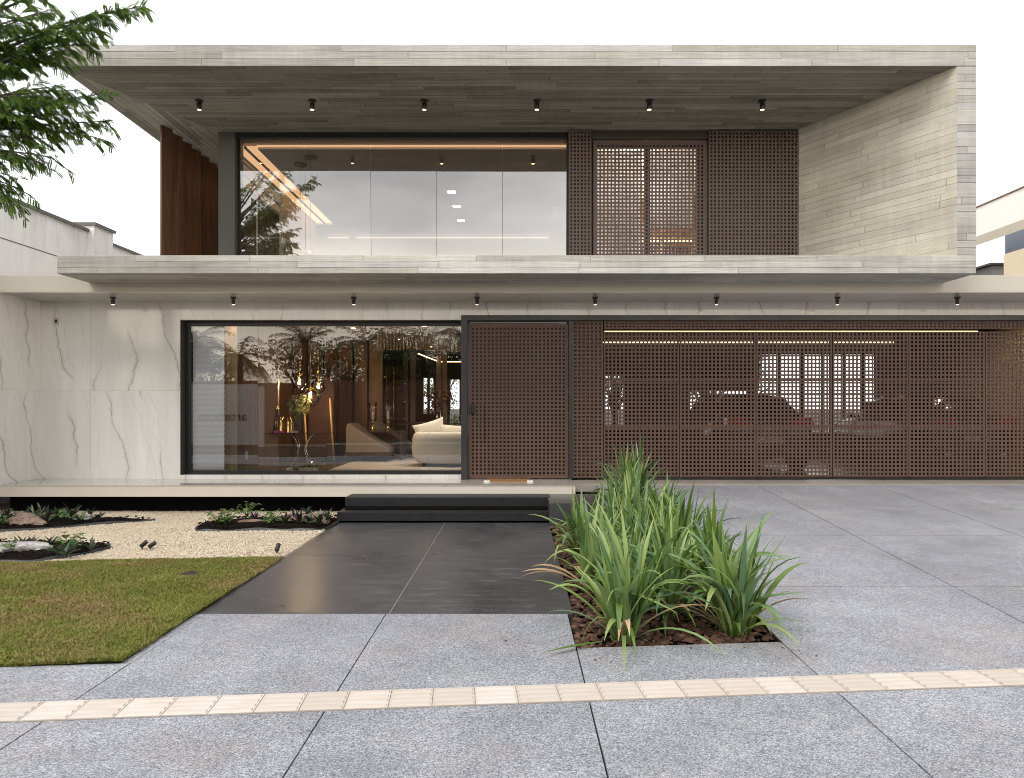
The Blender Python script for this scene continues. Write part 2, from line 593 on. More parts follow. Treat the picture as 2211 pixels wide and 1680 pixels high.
def wood(name, c1, c2, rough=0.4, axis='z', scale=1.0, gloss=0.5):
    t = NT(name)
    p = t.pos()
    oi = t.new('ShaderNodeObjectInfo').outputs['Random']
    p = t.vm('ADD', p, t.comb(t.m('MULTIPLY', oi, 7.0), t.m('MULTIPLY', oi, 3.0), 0.0))
    s = {'z': (9, 9, 0.55), 'x': (0.55, 9, 9), 'y': (9, 0.55, 9)}[axis]
    q = t.scale(p, s)
    n1 = t.noise(q, 1.1 * scale, 6, 0.6, 0.7)
    n2 = t.noise(t.scale(q, (4, 4, 2.0)), 2.0 * scale, 4)
    n3 = t.noise(t.scale(p, (0.8, 0.8, 0.4)), 1.0, 2)
    f = t.m('ADD', t.m('MULTIPLY', n1, 0.75), t.m('MULTIPLY', n2, 0.25))
    c = t.mix(t.mr(f, 0.3, 0.7), c1, c2)
    k = t.m('ADD', t.mr(n3, 0.3, 0.7, 0.75, 1.2), t.m('MULTIPLY', t.m('SUBTRACT', oi, 0.5), 0.65))
    c = t.mix(1.0, c, t.comb(k, k, k), 'MULTIPLY')
    t.bump(f, 0.12, 0.004)
    return t.out(c, rough, 0, gloss)


def leafmat(name, stops, rough=0.5, trans=0.25, spec=0.4, pscale=3.0):
    t = NT(name)
    g = t.new('ShaderNodeNewGeometry')
    f = t.m('ADD', t.m('MULTIPLY', g.outputs['Random Per Island'], 0.75), t.m('MULTIPLY', t.noise(g.outputs['Position'], pscale, 3), 0.25))
    c = t.ramp(f, stops)
    t.out(c, rough, 0, spec)
    tr = t.new('ShaderNodeBsdfTranslucent')
    t.link(t.mix(0.0, c, c), tr.inputs['Color'])
    mx = t.new('ShaderNodeMixShader')
    mx.inputs[0].default_value = trans
    t.link(t.b.outputs[0], mx.inputs[1])
    t.link(tr.outputs[0], mx.inputs[2])
    t.link(mx.outputs[0], t.n['Material Output'].inputs[0])
    return t.mat


M = {}
M['conc_roof'] = concrete('board_concrete_roof', 0.1067, 6.8, length=2.4, seed=1.0)
M['conc_soffit'] = concrete('board_concrete_soffit', 0.105, 10.2, length=1.8, base=(0.255, 0.236, 0.20), contrast=1.1, joint=0.6, seed=2.0)  # roof concrete with its base colour darkened to carry the underside shade
M['conc_soffit_side'] = concrete('board_concrete_soffit_side', 0.105, 10.2, swap=True, length=1.8, base=(0.33, 0.31, 0.265), contrast=1.2, joint=0.8, seed=3.0)  # same shade in the base colour, weaker for the facet near the edge
M['conc_wall'] = concrete('board_concrete_wall', 0.108, 3.98, length=1.5, base=(0.50, 0.482, 0.415), contrast=0.42, joint=0.32, seed=4.0)
M['conc_slab'] = concrete('board_concrete_slab', 0.0915, 3.706, length=2.0, base=(0.48, 0.475, 0.45), contrast=0.85, seed=5.0)
M['marble'] = marble('white_marble')
M['marble_dark'] = marble('porch_marble', rough=0.075, base=(0.50, 0.48, 0.445))
M['plaster_beige'] = plain('beige_plaster', (0.56, 0.53, 0.47), 0.8, var=0.05, scale=3, bump=0.15)
M['cream_stone'] = plain('cream_stone_edge', (0.68, 0.62, 0.54), 0.55, var=0.06, scale=5, bump=0.05)
M['white_paint'] = plain('white_paint', (0.78, 0.77, 0.74), 0.7, var=0.03, scale=4)
M['cream_paint'] = plain('cream_paint', (0.72, 0.62, 0.46), 0.8, var=0.04, scale=4)
M['tan_paint'] = plain('tan_paint', (0.52, 0.38, 0.22), 0.8, var=0.08, scale=2)
M['dark_paint'] = plain('dark_plaster', (0.10, 0.098, 0.092), 0.8, var=0.06, scale=6, bump=0.12)
M['black'] = plain('black_aluminium', (0.012, 0.012, 0.013), 0.42, var=0.1)
M['black_matt'] = plain('black_waterproofing', (0.004, 0.004, 0.004), 0.9, spec=0.1)
M['portal'] = plain('graphite_metal', (0.035, 0.036, 0.040), 0.38, var=0.08, scale=3)
M['bronze_frame'] = plain('bronze_frame', (0.055, 0.044, 0.040), 0.5, var=0.08)
M['lattice'] = plain('brown_lattice', (0.122, 0.070, 0.052), 0.55, var=0.16, scale=7, bump=0.05)
M['lattice_up'] = plain('brown_lattice_upper', (0.128, 0.090, 0.080), 0.55, var=0.14, scale=7, bump=0.05)
M['lattice_back'] = plain('lattice_backing', (0.022, 0.017, 0.014), 0.45, var=0.15)
M['fin'] = wood('red_brown_timber', (0.050, 0.020, 0.009), (0.22, 0.098, 0.042), 0.42)
M['wood_light'] = wood('light_wood', (0.33, 0.19, 0.08), (0.55, 0.36, 0.17), 0.45)
M['wood_mid'] = wood('mid_wood', (0.14, 0.068, 0.028), (0.26, 0.13, 0.055), 0.45)
M['wood_dark'] = wood('dark_wood', (0.030, 0.017, 0.010), (0.075, 0.042, 0.024), 0.45)
M['aggregate'] = speckle('washed_aggregate')
M['table_glass'] = plain('smoked_table_top', (0.03, 0.03, 0.035), 0.08, var=.05)
M['led_thin'] = emit('thin_led', (1.0, 0.74, 0.40), 1.5)
M['gold'] = plain('brushed_gold', (0.80, 0.55, 0.20), 0.22, 1.0, var=0.06)
M['chrome'] = plain('polished_steel', (0.62, 0.58, 0.48), 0.08, 1.0, var=0.03)
M['glass_up'] = glass('upper_glazing', 0.40, 1.3)
M['glass_low'] = glass('lower_glazing', 0.085, 1.2)
M['glass_thin'] = glass('clear_glass', 0.03, 1.2)
M['bulb'] = emit('warm_bulb', (1.0, 0.55, 0.20), 14)
M['led'] = emit('warm_led', (1.0, 0.66, 0.33), 5.0)
M['led_soft'] = emit('cove_led', (1.0, 0.58, 0.30), 1.0)
M['led_white'] = emit('white_led', (1.0, 0.80, 0.58), 0.55)
M['fabric_white'] = plain('cream_fabric', (0.70, 0.66, 0.57), 0.9, var=0.04, scale=30, bump=0.2)
M['fabric_grey'] = plain('taupe_fabric', (0.22, 0.185, 0.15), 0.9, var=0.08, scale=40, bump=0.2)
M['rug'] = plain('pale_rug', (0.42, 0.37, 0.33), 0.95, var=0.12, scale=18, bump=0.3)
M['blind'] = plain('pale_blind', (0.88, 0.91, 0.96), 0.75, var=0.02)
M['soil'] = plain('dark_soil', (0.009, 0.006, 0.005), 0.95, spec=0.1, var=0.5, scale=40, bump=0.6)
M['edging'] = plain('green_plastic_edging', (0.022, 0.030, 0.028), 0.45, var=0.1)
M['rust'] = plain('terracotta', (0.030, 0.008, 0.006), 0.7, var=0.1)

# dark flamed granite with scuffs
t = NT('dark_granite')
p = t.pos()
fl = t.scale(p, (1, 1, 1))
n1 = t.noise(fl, 0.9, 6, 0.65, 0.4)
n2 = t.noise(t.scale(p, (1.0, 4.0, 1.0)), 2.6, 6, 0.7, 0.6)
n3 = t.noise(fl, 160, 2)
c = t.mix(t.mr(n1, 0.3, 0.7), (0.040, 0.040, 0.044), (0.078, 0.078, 0.083))
c = t.mix(t.m('MULTIPLY', t.mr(n2, 0.52, 0.72), 0.5), c, (0.15, 0.147, 0.147))
c = t.mix(t.m('MULTIPLY', t.m('SUBTRACT', n3, 0.35), 0.35), c, (0.15, 0.145, 0.15))
scr = t.noise(t.scale(p, (1.3, 7.0, 1.0)), 1.4, 3, 0.5, 1.8)
scl = t.m('MULTIPLY', t.mr(t.m('ABSOLUTE', t.m('SUBTRACT', scr, 0.5)), 0.0, 0.006, 1.0, 0.0), t.mr(n2, 0.5, 0.62))
c = t.mix(t.m('MULTIPLY', scl, 0.6), c, (0.32, 0.31, 0.30))
r = t.m('ADD', t.mr(n2, 0.3, 0.7, 0.27, 0.38), t.mr(n1, 0.3, 0.7, -0.05, 0.05))
M['granite'] = t.out(c, r, 0, 0.5)
M['basalt'] = plain('black_basalt', (0.020, 0.020, 0.022), 0.5, var=0.3, scale=9, spec=0.3, bump=0.1, local=False)

# ================================================================== GROUND
def gz(x, y):
    """the paving: flat pavement, then a ramp up to the garage"""
    if x < 1.3: return 0.0
    s = max(0.0, y - 4.95)
    return 0.0645 * s if s > 0.5 else 0.0645 * s * s / 0.5 * 0.5 + 0.0645 * s * 0.5


def yb(x): return 4.885 + 0.0824 * (x - 0.43)         # house side of the public pavement


t = NT('earth')
M['earth'] = t.out(t.mix(t.noise(t.pos(), 3, 5), (0.03, 0.025, 0.02), (0.05, 0.042, 0.035)), 0.95)
g = MB()
g.quad((-400, -400, -0.07), (400, -400, -0.07), (400, 400, -0.07), (-400, 400, -0.07))
structure(g.obj('ground', M['earth']), 'bare dark earth under and around the plot', 'ground')


def slab(mb, x0, x1, ya, yb_, n=1, gap=0.005, thick=0.05):
    x0 += gap; x1 -= gap
    nx = 1
    A = []
    for i in range(n + 1):
        row = []
        for xx in (x0, x1):
            a = ya(xx) + gap; b = yb_(xx) - gap
            yy = a + (b - a) * i / n
            row.append((xx, yy, gz(xx, yy)))
        A.append(row)
    vs = [q for r_ in A for q in r_]
    fs = [(2 * i, 2 * i + 1, 2 * i + 3, 2 * i + 2) for i in range(n)]
    k = len(vs)
    vs += [(q[0], q[1], q[2] - thick) for q in vs]
    for i in range(n):
        fs.append((2 * i, 2 * i + 2, k + 2 * i + 2, k + 2 * i))
        fs.append((2 * i + 3, 2 * i + 1, k + 2 * i + 1, k + 2 * i + 3))
    fs.append((1, 0, k, k + 1))
    fs.append((2 * n, 2 * n + 1, k + 2 * n + 1, k + 2 * n))
    mb.add(vs, fs)


C = lambda v: (lambda x: v)
sw = MB()
XS = [-13.0, -10.0, -8.56, -7.07, -5.58, -4.08, -2.60]
for a, b in zip(XS[:-1], XS[1:]):
    slab(sw, a, b, C(0.9), lambda x: yb(x) - 0.035)
slab(sw, -2.60, -1.09, C(0.9), lambda x: 5.685)
slab(sw, -2.665, -2.60, lambda x: yb(x) - 0.03, C(5.685), gap=0.0)
slab(sw, -1.09, 0.425, C(0.9), C(5.685))
slab(sw, 0.425, 1.935, C(0.9), yb)
structure(sw.obj('sidewalk', M['aggregate']), 'grey washed aggregate pavement slabs in the foreground', 'pavement')
dr = MB()
DX = [1.935, 3.985, 5.94, 7.9, 9.9, 11.9, 13.9]
DY = [0.9, 6.24, 8.08, 9.78, 11.36]
for i, (a, b) in enumerate(zip(DX[:-1], DX[1:])):
    for j, (c_, d_) in enumerate(zip(DY[:-1], DY[1:])):
        slab(dr, a, b, C(c_), C(d_), n=24 if j == 0 else 4, gap=0.0065)
slab(dr, 1.32, 1.935, C(10.42), C(11.36), n=2)
structure(dr.obj('driveway', M['aggregate']), 'grey washed aggregate driveway sloping up to the garage gate', 'driveway')

# threshold stone in front of the gate
th = MB()
zt = gz(5, 11.36) + 0.012
for i in range(8):
    th.box(0.94 + 1.5 * i + 0.003, 0.94 + 1.5 * (i + 1) - 0.003, 11.362, 12.2, zt - 0.12, zt + 0.012)
M['threshold'] = plain('threshold_stone', (0.36, 0.32, 0.29), 0.35, var=0.12, scale=3)
structure(th.obj('threshold', M['threshold']), 'polished taupe stone strip at the foot of the garage gate', 'threshold')

# dark granite path in front of the steps
pa = MB()
for a, b in ((-2.66, -1.0695), (-1.0625, 0.47)):
    for c_, d_ in ((5.69, 7.915), (7.925, 10.3)):
        pa.box(a, b, c_, d_, -0.05, 0.0)
structure(pa.obj('path', M['granite'], bevel=0.002), 'polished dark granite path leading up to the steps', 'path')
gr_ = MB()
gr_.box(-2.65, 0.46, 5.7, 10.3, -0.06, -0.003)
M['grout'] = plain('pale_grout', (0.30, 0.27, 0.24), 0.9)
structure(gr_.obj('path_grout', M['grout']), 'pale grout lines between the granite path slabs', 'grout')

# tactile strip
t = NT('tactile_tile')
p = t.objc()
n1 = t.noise(t.scale(p, (1, 6, 1)), 3.0, 6, 0.7)
n2 = t.noise(p, 1.2, 4)
tile_r = t.white(t.comb(t.m('FLOOR', t.m('DIVIDE', t.sep(p)[0], 0.25)), 1.0, 1.0))
c = t.mix(t.mr(tile_r, 0, 1), (0.46, 0.415, 0.37), (0.55, 0.505, 0.465))
c = t.mix(t.m('MULTIPLY', t.mr(n1, 0.49, 0.70), 0.5), c, (0.44, 0.32, 0.22))
c = t.mix(t.m('MULTIPLY', t.mr(n2, 0.55, 0.7), 0.25), c, (0.45, 0.33, 0.25))
t.bump(t.noise(p, 90, 3), 0.2, 0.003)
M['tactile'] = t.out(c, 0.75)
tb = MB()
for i in range(-34, 34):
    x0, x1 = i * 0.25 + 0.0025, (i + 1) * 0.25 - 0.0025
    tb.box(x0, x1, -0.122, 0.122, -0.02, 0.008)
    for k in range(4):
        yc = -0.122 + 0.244 * (k + 0.5) / 4
        tb.prism([(yc - 0.020, 0.008), (yc + 0.020, 0.008), (yc + 0.011, 0.0135), (yc - 0.011, 0.0135)], x0 + 0.012, x1 - 0.012, axis='x')
tb.box(-8.6, 8.6, -.126, .126, -.02, .0035, 1)
to = tb.obj('tactile_paving', [M['tactile'], M['grout']])
to.location = (0.0, 4.086, 0.0)
to.rotation_euler = (0, 0, math.atan(0.0824))
structure(to, 'cream ribbed tactile paving strip running across the pavement', 'tactile paving')

# street behind the camera
st = MB()
st.box(-60, 60, -7.0, 0.75, -0.25, -0.12)
M['asphalt'] = plain('asphalt', (0.05, 0.05, 0.052), 0.85, var=0.2, scale=5, bump=0.4, local=False)
structure(st.obj('road', M['asphalt']), 'asphalt street behind the viewpoint', 'road')
kb = MB()
kb.box(-60, 60, 0.76, 0.88, -0.25, 0.0)
kb.box(-60, 60, -7.15, -7.01, -0.25, 0.0)
structure(kb.obj('kerb', M['cream_stone']), 'pale street kerb', 'kerb')
vg = MB()
vg.box(-60, 60, -30, -7.16, -0.2, -0.01)
M['verge'] = plain('verge_grass', (0.055, 0.095, 0.022), 0.95, var=0.35, scale=6, local=False)
structure(vg.obj('verge', M['verge']), 'green verge across the street', 'verge')

# ================================================================== LAWN
def lawn_back(x): return 7.76 + 0.10 * (x + 2.7)
def lawn_front(x): return yb(x) - 0.035
t = NT('lawn_base')
p = t.pos()
a = t.noise(p, 1.3, 5, 0.6)
b = t.noise(p, 45, 3)
c = t.mix(t.mr(a, 0.35, 0.65), (0.06, 0.075, 0.020), (0.13, 0.105, 0.045))
c = t.mix(t.m('MULTIPLY', b, 0.5), c, (0.05, 0.04, 0.02))
M['lawn_base'] = t.out(c, 0.95)
lb = MB()
xs = np.linspace(-10.5, -2.67, 24)
for a, b in zip(xs[:-1], xs[1:]):
    lb.quad((a, lawn_front(a) + 0.01, -0.012), (b, lawn_front(b) + 0.01, -0.012), (b, lawn_back(b), -0.012), (a, lawn_back(a), -0.012))
structure(lb.obj('lawn_soil', M['lawn_base']), 'thin soil under the turf of the lawn', 'soil')

rng = np.random.default_rng(3)


def vnoise(x, y, s, seed):
    """cheap value noise"""
    r = np.random.default_rng(seed).random((64, 64))
    u, v = x * s + 100, y * s + 100
    i, j = np.floor(u).astype(int), np.floor(v).astype(int)
    fu, fv = u - i, v - j
    fu = fu * fu * (3 - 2 * fu); fv = fv * fv * (3 - 2 * fv)
    i %= 64; j %= 64; i2 = (i + 1) % 64; j2 = (j + 1) % 64
    return (r[i, j] * (1 - fu) + r[i2, j] * fu) * (1 - fv) + (r[i, j2] * (1 - fu) + r[i2, j2] * fu) * fv


def blades(name, n, x0, x1, yf, ybk, hmin, hmax, mats):
    x = x0 + (x1 - x0) * rng.random(n)
    # denser close to the camera
    lo = np.array([yf(q) for q in x]); hi = np.array([ybk(q) for q in x])
    y = lo + (hi - lo) * rng.random(n) ** 1.15
    tuft = vnoise(x, y, 2.6, 5) * 0.55 + vnoise(x, y, 9.0, 6) * 0.45
    keep = rng.random(n) < 0.45 + 0.9 * tuft
    x, y, tuft = x[keep], y[keep], tuft[keep]
    n = len(x)
    h = hmin + (hmax - hmin) * rng.random(n) * (0.5 + tuft)
    w = 0.0028 + 0.003 * rng.random(n)
    az = rng.random(n) * 2 * PI
    lean = (0.25 + 1.0 * rng.random(n)) * h
    dx, dy = np.cos(az), np.sin(az)
    sx, sy = -dy * w, dx * w
    z0 = np.full(n, -0.014) + 0.03 * vnoise(x, y, 1.8, 9) + 0.012 * vnoise(x, y, 6.0, 10)
    V = np.empty((n, 5, 3), dtype=np.float32)
    V[:, 0] = np.stack([x - sx, y - sy, z0], 1)
    V[:, 1] = np.stack([x + sx, y + sy, z0], 1)
    mx, my, mz = x + dx * lean * 0.4, y + dy * lean * 0.4, z0 + h * 0.65
    V[:, 2] = np.stack([mx + sx * .8, my + sy * .8, mz], 1)
    V[:, 3] = np.stack([mx - sx * .8, my - sy * .8, mz], 1)
    V[:, 4] = np.stack([x + dx * lean, y + dy * lean, z0 + h], 1)
    base = np.arange(n, dtype=np.int32)[:, None] * 5
    quad = np.concatenate([base, base + 1, base + 2, base + 3], 1)
    tri = np.concatenate([base + 3, base + 2, base + 4], 1)
    loops = np.concatenate([quad, tri], 1).ravel()
    starts = (np.arange(n, dtype=np.int32)[:, None] * 7 + np.array([[0, 4]], dtype=np.int32)).ravel()
    me = bpy.data.meshes.new(name)
    me.vertices.add(n * 5); me.vertices.foreach_set('co', V.ravel())
    me.loops.add(len(loops)); me.loops.foreach_set('vertex_index', loops.astype(np.int32))
    me.polygons.add(2 * n); me.polygons.foreach_set('loop_start', starts)
    for q in mats: me.materials.append(q)
    dry = vnoise(x, y, 1.5, 21) * 0.45 + vnoise(x, y, 4.5, 22) * 0.35 + vnoise(x * .6 + y * .8, (y * .6 - x * .8) * .25, 3.2, 23) * 0.25
    seam = np.minimum(np.abs(((y - 0.16 * x + 0.1 * vnoise(x, y, 2, 24)) / 0.62) % 1.0 - 0.5), 0.2)
    dry = dry + np.clip(0.05 - seam, 0, 1) * 5.0 * vnoise(x, y, 1.2, 25)
    isdry = (rng.random(n) < np.clip((dry - 0.36) * 2.2, 0.12, 0.92)).astype(np.int32)
    me.polygons.foreach_set('material_index', np.repeat(isdry, 2))
    me.update(calc_edges=True)
    o = bpy.data.objects.new(name, me)
    COL.objects.link(o)
    return o


M['blade_green'] = leafmat('turf_green', [(0.1, (0.105, 0.136, 0.020)), (0.5, (0.205, 0.240, 0.040)), (0.9, (0.36, 0.37, 0.10))], 0.6, 0.3, 0.25, 1.5)
M['blade_dry'] = leafmat('turf_dry', [(0.1, (0.17, 0.12, 0.045)), (0.5, (0.29, 0.21, 0.085)), (0.9, (0.46, 0.36, 0.19))], 0.7, 0.2, 0.2, 1.5)
gl_ = blades('grass', 330000, -6.2, -2.65, lambda x: lawn_front(x) - 0.012, lambda x: lawn_back(x) + 0.015, 0.014, 0.032, [M['blade_green'], M['blade_dry']])
structure(gl_, 'short patchy green and straw coloured lawn', 'grass', 'stuff')

# clod and turf seams on the lawn
M['clod'] = plain('dry_clod', (0.045, 0.028, 0.018), 0.95, var=0.4, scale=50, bump=0.8)


def lump(mb, c, sx, sy, sz, seed, n=14, k=8, rough=0.25, mi=0):
    rn = random.Random(seed)
    ph = [(rn.uniform(1, 4), rn.uniform(0, 6), rn.uniform(1, 4), rn.uniform(0, 6)) for _ in range(5)]
    vs, fs = [], []
    for i in range(k + 1):
        th_ = PI * i / k
        for j in range(n):
            a = 2 * PI * j / n
            d = 1 + rough * sum(math.sin(p_[0] * a * 1 + p_[1] + i) * math.cos(p_[2] * th_ + p_[3]) for p_ in ph) / 3 + rn.uniform(-1, 1) * rough * 0.35
            vs.append((c[0] + sx * d * math.sin(th_) * math.cos(a), c[1] + sy * d * math.sin(th_) * math.sin(a), c[2] + sz * d * math.cos(th_)))
    for i in range(k):
        for j in range(n):
            j2 = (j + 1) % n
            fs.append((i * n + j, (i + 1) * n + j, (i + 1) * n + j2, i * n + j2))
    mb.add(vs, fs, mi, False)


cl = MB()
cc = P(410, 1246, CH * F / (1246 - CY))
lump(cl, (0, 0, 0.012), 0.11, 0.09, 0.028, 3, 22, 8, 0.4)
for i in range(26):
    a = random.uniform(0, 2 * PI); r_ = random.uniform(0.04, 0.15)
    lump(cl, (math.cos(a) * r_, math.sin(a) * r_ * 0.8, 0.012), random.uniform(.01, .03), random.uniform(.01, .025), random.uniform(.006, .016), i + 50, 7, 4, 0.3)
o = cl.obj('soil_clod', M['clod']); o.location = (cc.x, cc.y, 0.01)
tag(o, 'small dark clod of dry soil lying on the lawn', 'clod')

# ================================================================== GRAVEL
t = NT('gravel_bed')
p = t.pos()
fl = t.scale(p, (1, 1, 0))
a = t.voro(fl, 55, 'F1', 'Color')
ax, ay, az = t.sep(a)
d = t.voro(fl, 55, 'F1', 'Distance')
c = t.ramp(ax, [(0, (0.36, 0.28, 0.19)), (0.35, (0.52, 0.43, 0.31)), (0.75, (0.62, 0.53, 0.41)), (1, (0.70, 0.63, 0.51))])
c = t.mix(t.mr(d, 0.35, 0.7, 0.0, 0.6), c, (0.20, 0.15, 0.10))
t.bump(t.m('SUBTRACT', 1.0, d), 0.9, 0.02)
M['gravel_bed'] = t.out(c, 0.8)
gb = MB()
gb.quad((-14, 7.2, -0.008), (-2.67, 7.74, -0.008), (-2.67, 12.2, -0.008), (-14, 12.2, -0.008))
structure(gb.obj('gravel_bed', M['gravel_bed']), 'packed bed of cream gravel', 'gravel bed')
M['pebble'] = leafmat('cream_pebble', [(0.05, (0.42, 0.32, 0.21)), (0.25, (0.58, 0.48, 0.35)), (0.6, (0.68, 0.59, 0.46)), (0.95, (0.76, 0.70, 0.59))], 0.7, 0.0, 0.35, 0.6)

BEDS = {
    'front left': [(-7.5, 7.62), (-6.3, 7.50), (-5.55, 7.53), (-5.22, 7.72), (-5.02, 8.02), (-4.96, 8.22), (-5.04, 8.42), (-5.4, 8.52), (-6.2, 8.58), (-7.5, 8.6)],
    'back left': [(-9.0, 9.15), (-7.6, 9.20), (-6.9, 9.45), (-6.1, 9.95), (-5.55, 10.22), (-5.52, 10.30), (-6.2, 10.38), (-7.2, 10.42), (-8.2, 10.45), (-9.2, 10.3)],
    'middle': [(-4.38, 9.42), (-4.0, 9.42), (-3.5, 9.52), (-3.0, 9.48), (-2.68, 9.58), (-2.68, 10.38), (-3.1, 10.42), (-3.7, 10.40), (-4.3, 10.25), (-4.55, 9.9), (-4.5, 9.6)],
}


def smooth_poly(poly, n=5):
    out = []
    k = len(poly)
    for i in range(k):
        p0, p1, p2, p3 = [Vector(poly[(i + d) % k]) for d in (-1, 0, 1, 2)]
        for s in range(n):
            u = s / n
            out.append(0.5 * ((2 * p1) + (-p0 + p2) * u + (2 * p0 - 5 * p1 + 4 * p2 - p3) * u * u + (-p0 + 3 * p1 - 3 * p2 + p3) * u ** 3))
    return [(v.x, v.y) for v in out]


def inside(px, py, poly):
    c_ = np.zeros(px.shape, bool)
    n = len(poly)
    for i in range(n):
        x1, y1 = poly[i]; x2, y2 = poly[(i + 1) % n]
        cond = ((y1 > py) != (y2 > py)) & (px < (x2 - x1) * (py - y1) / (y2 - y1 + 1e-12) + x1)
        c_ ^= cond
    return c_


SBED = {k: smooth_poly(v) for k, v in BEDS.items()}


def stones(name, n, x0, x1, y0, y1, smin, smax, zf, mat, flat=0.6, accept=None, seed=1, round_=True):
    """many small irregular stones in one mesh"""
    r = np.random.default_rng(seed)
    x = x0 + (x1 - x0) * r.random(n); y = y0 + (y1 - y0) * r.random(n)
    if accept is not None:
        k = accept(x, y); x, y = x[k], y[k]
    n = len(x)
    base = np.array([(1, 0, 0), (0, 1, 0), (-1, 0, 0), (0, -1, 0), (.5, .5, .8), (-.5, .5, .8), (-.5, -.5, .8), (.5, -.5, .8)], dtype=np.float32)
    faces = np.array([(0, 1, 5, 4), (1, 2, 6, 5), (2, 3, 7, 6), (3, 0, 4, 7), (4, 5, 6, 7)], dtype=np.int32)
    V = np.repeat(base[None], n, 0)
    V = V * (1 + 0.35 * (r.random(V.shape) - 0.5)).astype(np.float32)
    s = smin + (smax - smin) * r.random(n) ** 1.6
    V *= np.stack([s, s * (0.6 + 0.5 * r.random(n)), s * flat * (0.6 + 0.8 * r.random(n))], 1)[:, None, :]
    tx = (r.random(n) - .5) * 0.9; a = r.random(n) * 2 * PI
    ct, s_t = np.cos(tx)[:, None], np.sin(tx)[:, None]
    yy, zz = V[:, :, 1] * ct - V[:, :, 2] * s_t, V[:, :, 1] * s_t + V[:, :, 2] * ct
    ca, sa = np.cos(a)[:, None], np.sin(a)[:, None]
    xx = V[:, :, 0] * ca - yy * sa; y2 = V[:, :, 0] * sa + yy * ca
    z0 = zf(x, y)
    V = np.stack([xx + x[:, None], y2 + y[:, None], zz + z0[:, None]], 2)
    idx = (np.arange(n, dtype=np.int32)[:, None, None] * 8 + faces[None]).ravel()
    me = bpy.data.meshes.new(name)
    me.vertices.add(n * 8); me.vertices.foreach_set('co', V.astype(np.float32).ravel())
    me.loops.add(len(idx)); me.loops.foreach_set('vertex_index', idx)
    me.polygons.add(n * 5); me.polygons.foreach_set('loop_start', np.arange(n * 5, dtype=np.int32) * 4)
    me.materials.append(mat)
    me.update(calc_edges=True)
    o = bpy.data.objects.new(name, me)
    COL.objects.link(o)
    return o


def grav_ok(x, y):
    k = y > (7.76 + 0.10 * (x + 2.7))
    for b in SBED.values(): k &= ~inside(x, y, b)
    return k


go = stones('gravel', 95000, -9.5, -2.68, 7.3, 11.4, 0.006, 0.0135, lambda x, y: -0.006 + 0.012 * vnoise(x, y, 3, 31), M['pebble'], 0.6, grav_ok, 4)
structure(go, 'loose cream gravel between the lawn and the porch', 'gravel', 'stuff')

# planting beds with plastic edging
for nm, poly in SBED.items():
    e = MB()
    n = len(poly)
    cx_ = sum(p_[0] for p_ in poly) / n; cy_ = sum(p_[1] for p_ in poly) / n
    vs, fs = [], []
    for i, (x, y) in enumerate(poly):
        d_ = Vector((x - cx_, y - cy_)).normalized() * 0.012
        zt_ = 0.030 + 0.010 * math.sin(i * 0.9)
        vs += [(x + d_.x, y + d_.y, -0.03), (x + d_.x, y + d_.y, zt_), (x - d_.x, y - d_.y, zt_), (x - d_.x, y - d_.y, -0.03)]
    for i in range(n):
        j = (i + 1) % n
        for k in range(3):
            fs.append((4 * i + k, 4 * j + k, 4 * j + k + 1, 4 * i + k + 1))
    e.add(vs, fs, 0, True)
    o = e.obj('garden_edging', M['edging'])
    tag(o, f'dark green plastic edging round the {nm} planting bed', 'edging', 'edgings of the gravel beds')
    s = MB()
    s.add([(cx_, cy_, 0.07)] + [(cx_ + (x - cx_) * .75, cy_ + (y - cy_) * .75, 0.06) for x, y in poly] + [(x, y, 0.018) for x, y in poly], [(0, i + 1, (i + 1) % n + 1) for i in range(n)] + [(i + 1, n + i + 1, n + (i + 1) % n + 1, (i + 1) % n + 1) for i in range(n)], 0, True)
    structure(s.obj('bed_soil', M['soil']), f'dark moist soil of the {nm} planting bed', 'soil')
structure(stones('soil_crumbs', 9000, -8.5, -2.7, 7.5, 10.5, 0.008, 0.025, lambda x, y: 0.04 + 0.03 * vnoise(x, y, 5, 8), M['soil'], 0.7,
                 lambda x, y: inside(x, y, SBED['front left']) | inside(x, y, SBED['back left']) | inside(x, y, SBED['middle']), 9), 'crumbly dark soil in the planting beds', 'soil', 'stuff')

# rocks
def rockmat(name, c1, c2, c3):
    t = NT(name)
    p = t.objc()
    a = t.noise(p, 5, 6, 0.7, 0.6); b = t.noise(t.scale(p, (3, 3, 9)), 3, 5, 0.7, 1.0)
    c = t.mix(t.mr(a, 0.35, 0.65), c1, c2)
    c = t.mix(t.m('MULTIPLY', t.mr(b, 0.5, 0.66), 0.8), c, c3)
    t.bump(t.m('ADD', a, b), 0.9, 0.03)
    return t.out(c, 0.85)


M['rock_white'] = rockmat('white_grey_rock', (0.30, 0.28, 0.28), (0.62, 0.60, 0.60), (0.10, 0.075, 0.065))
M['rock_brown'] = rockmat('brown_rock', (0.16, 0.105, 0.08), (0.36, 0.27, 0.21), (0.07, 0.045, 0.035))


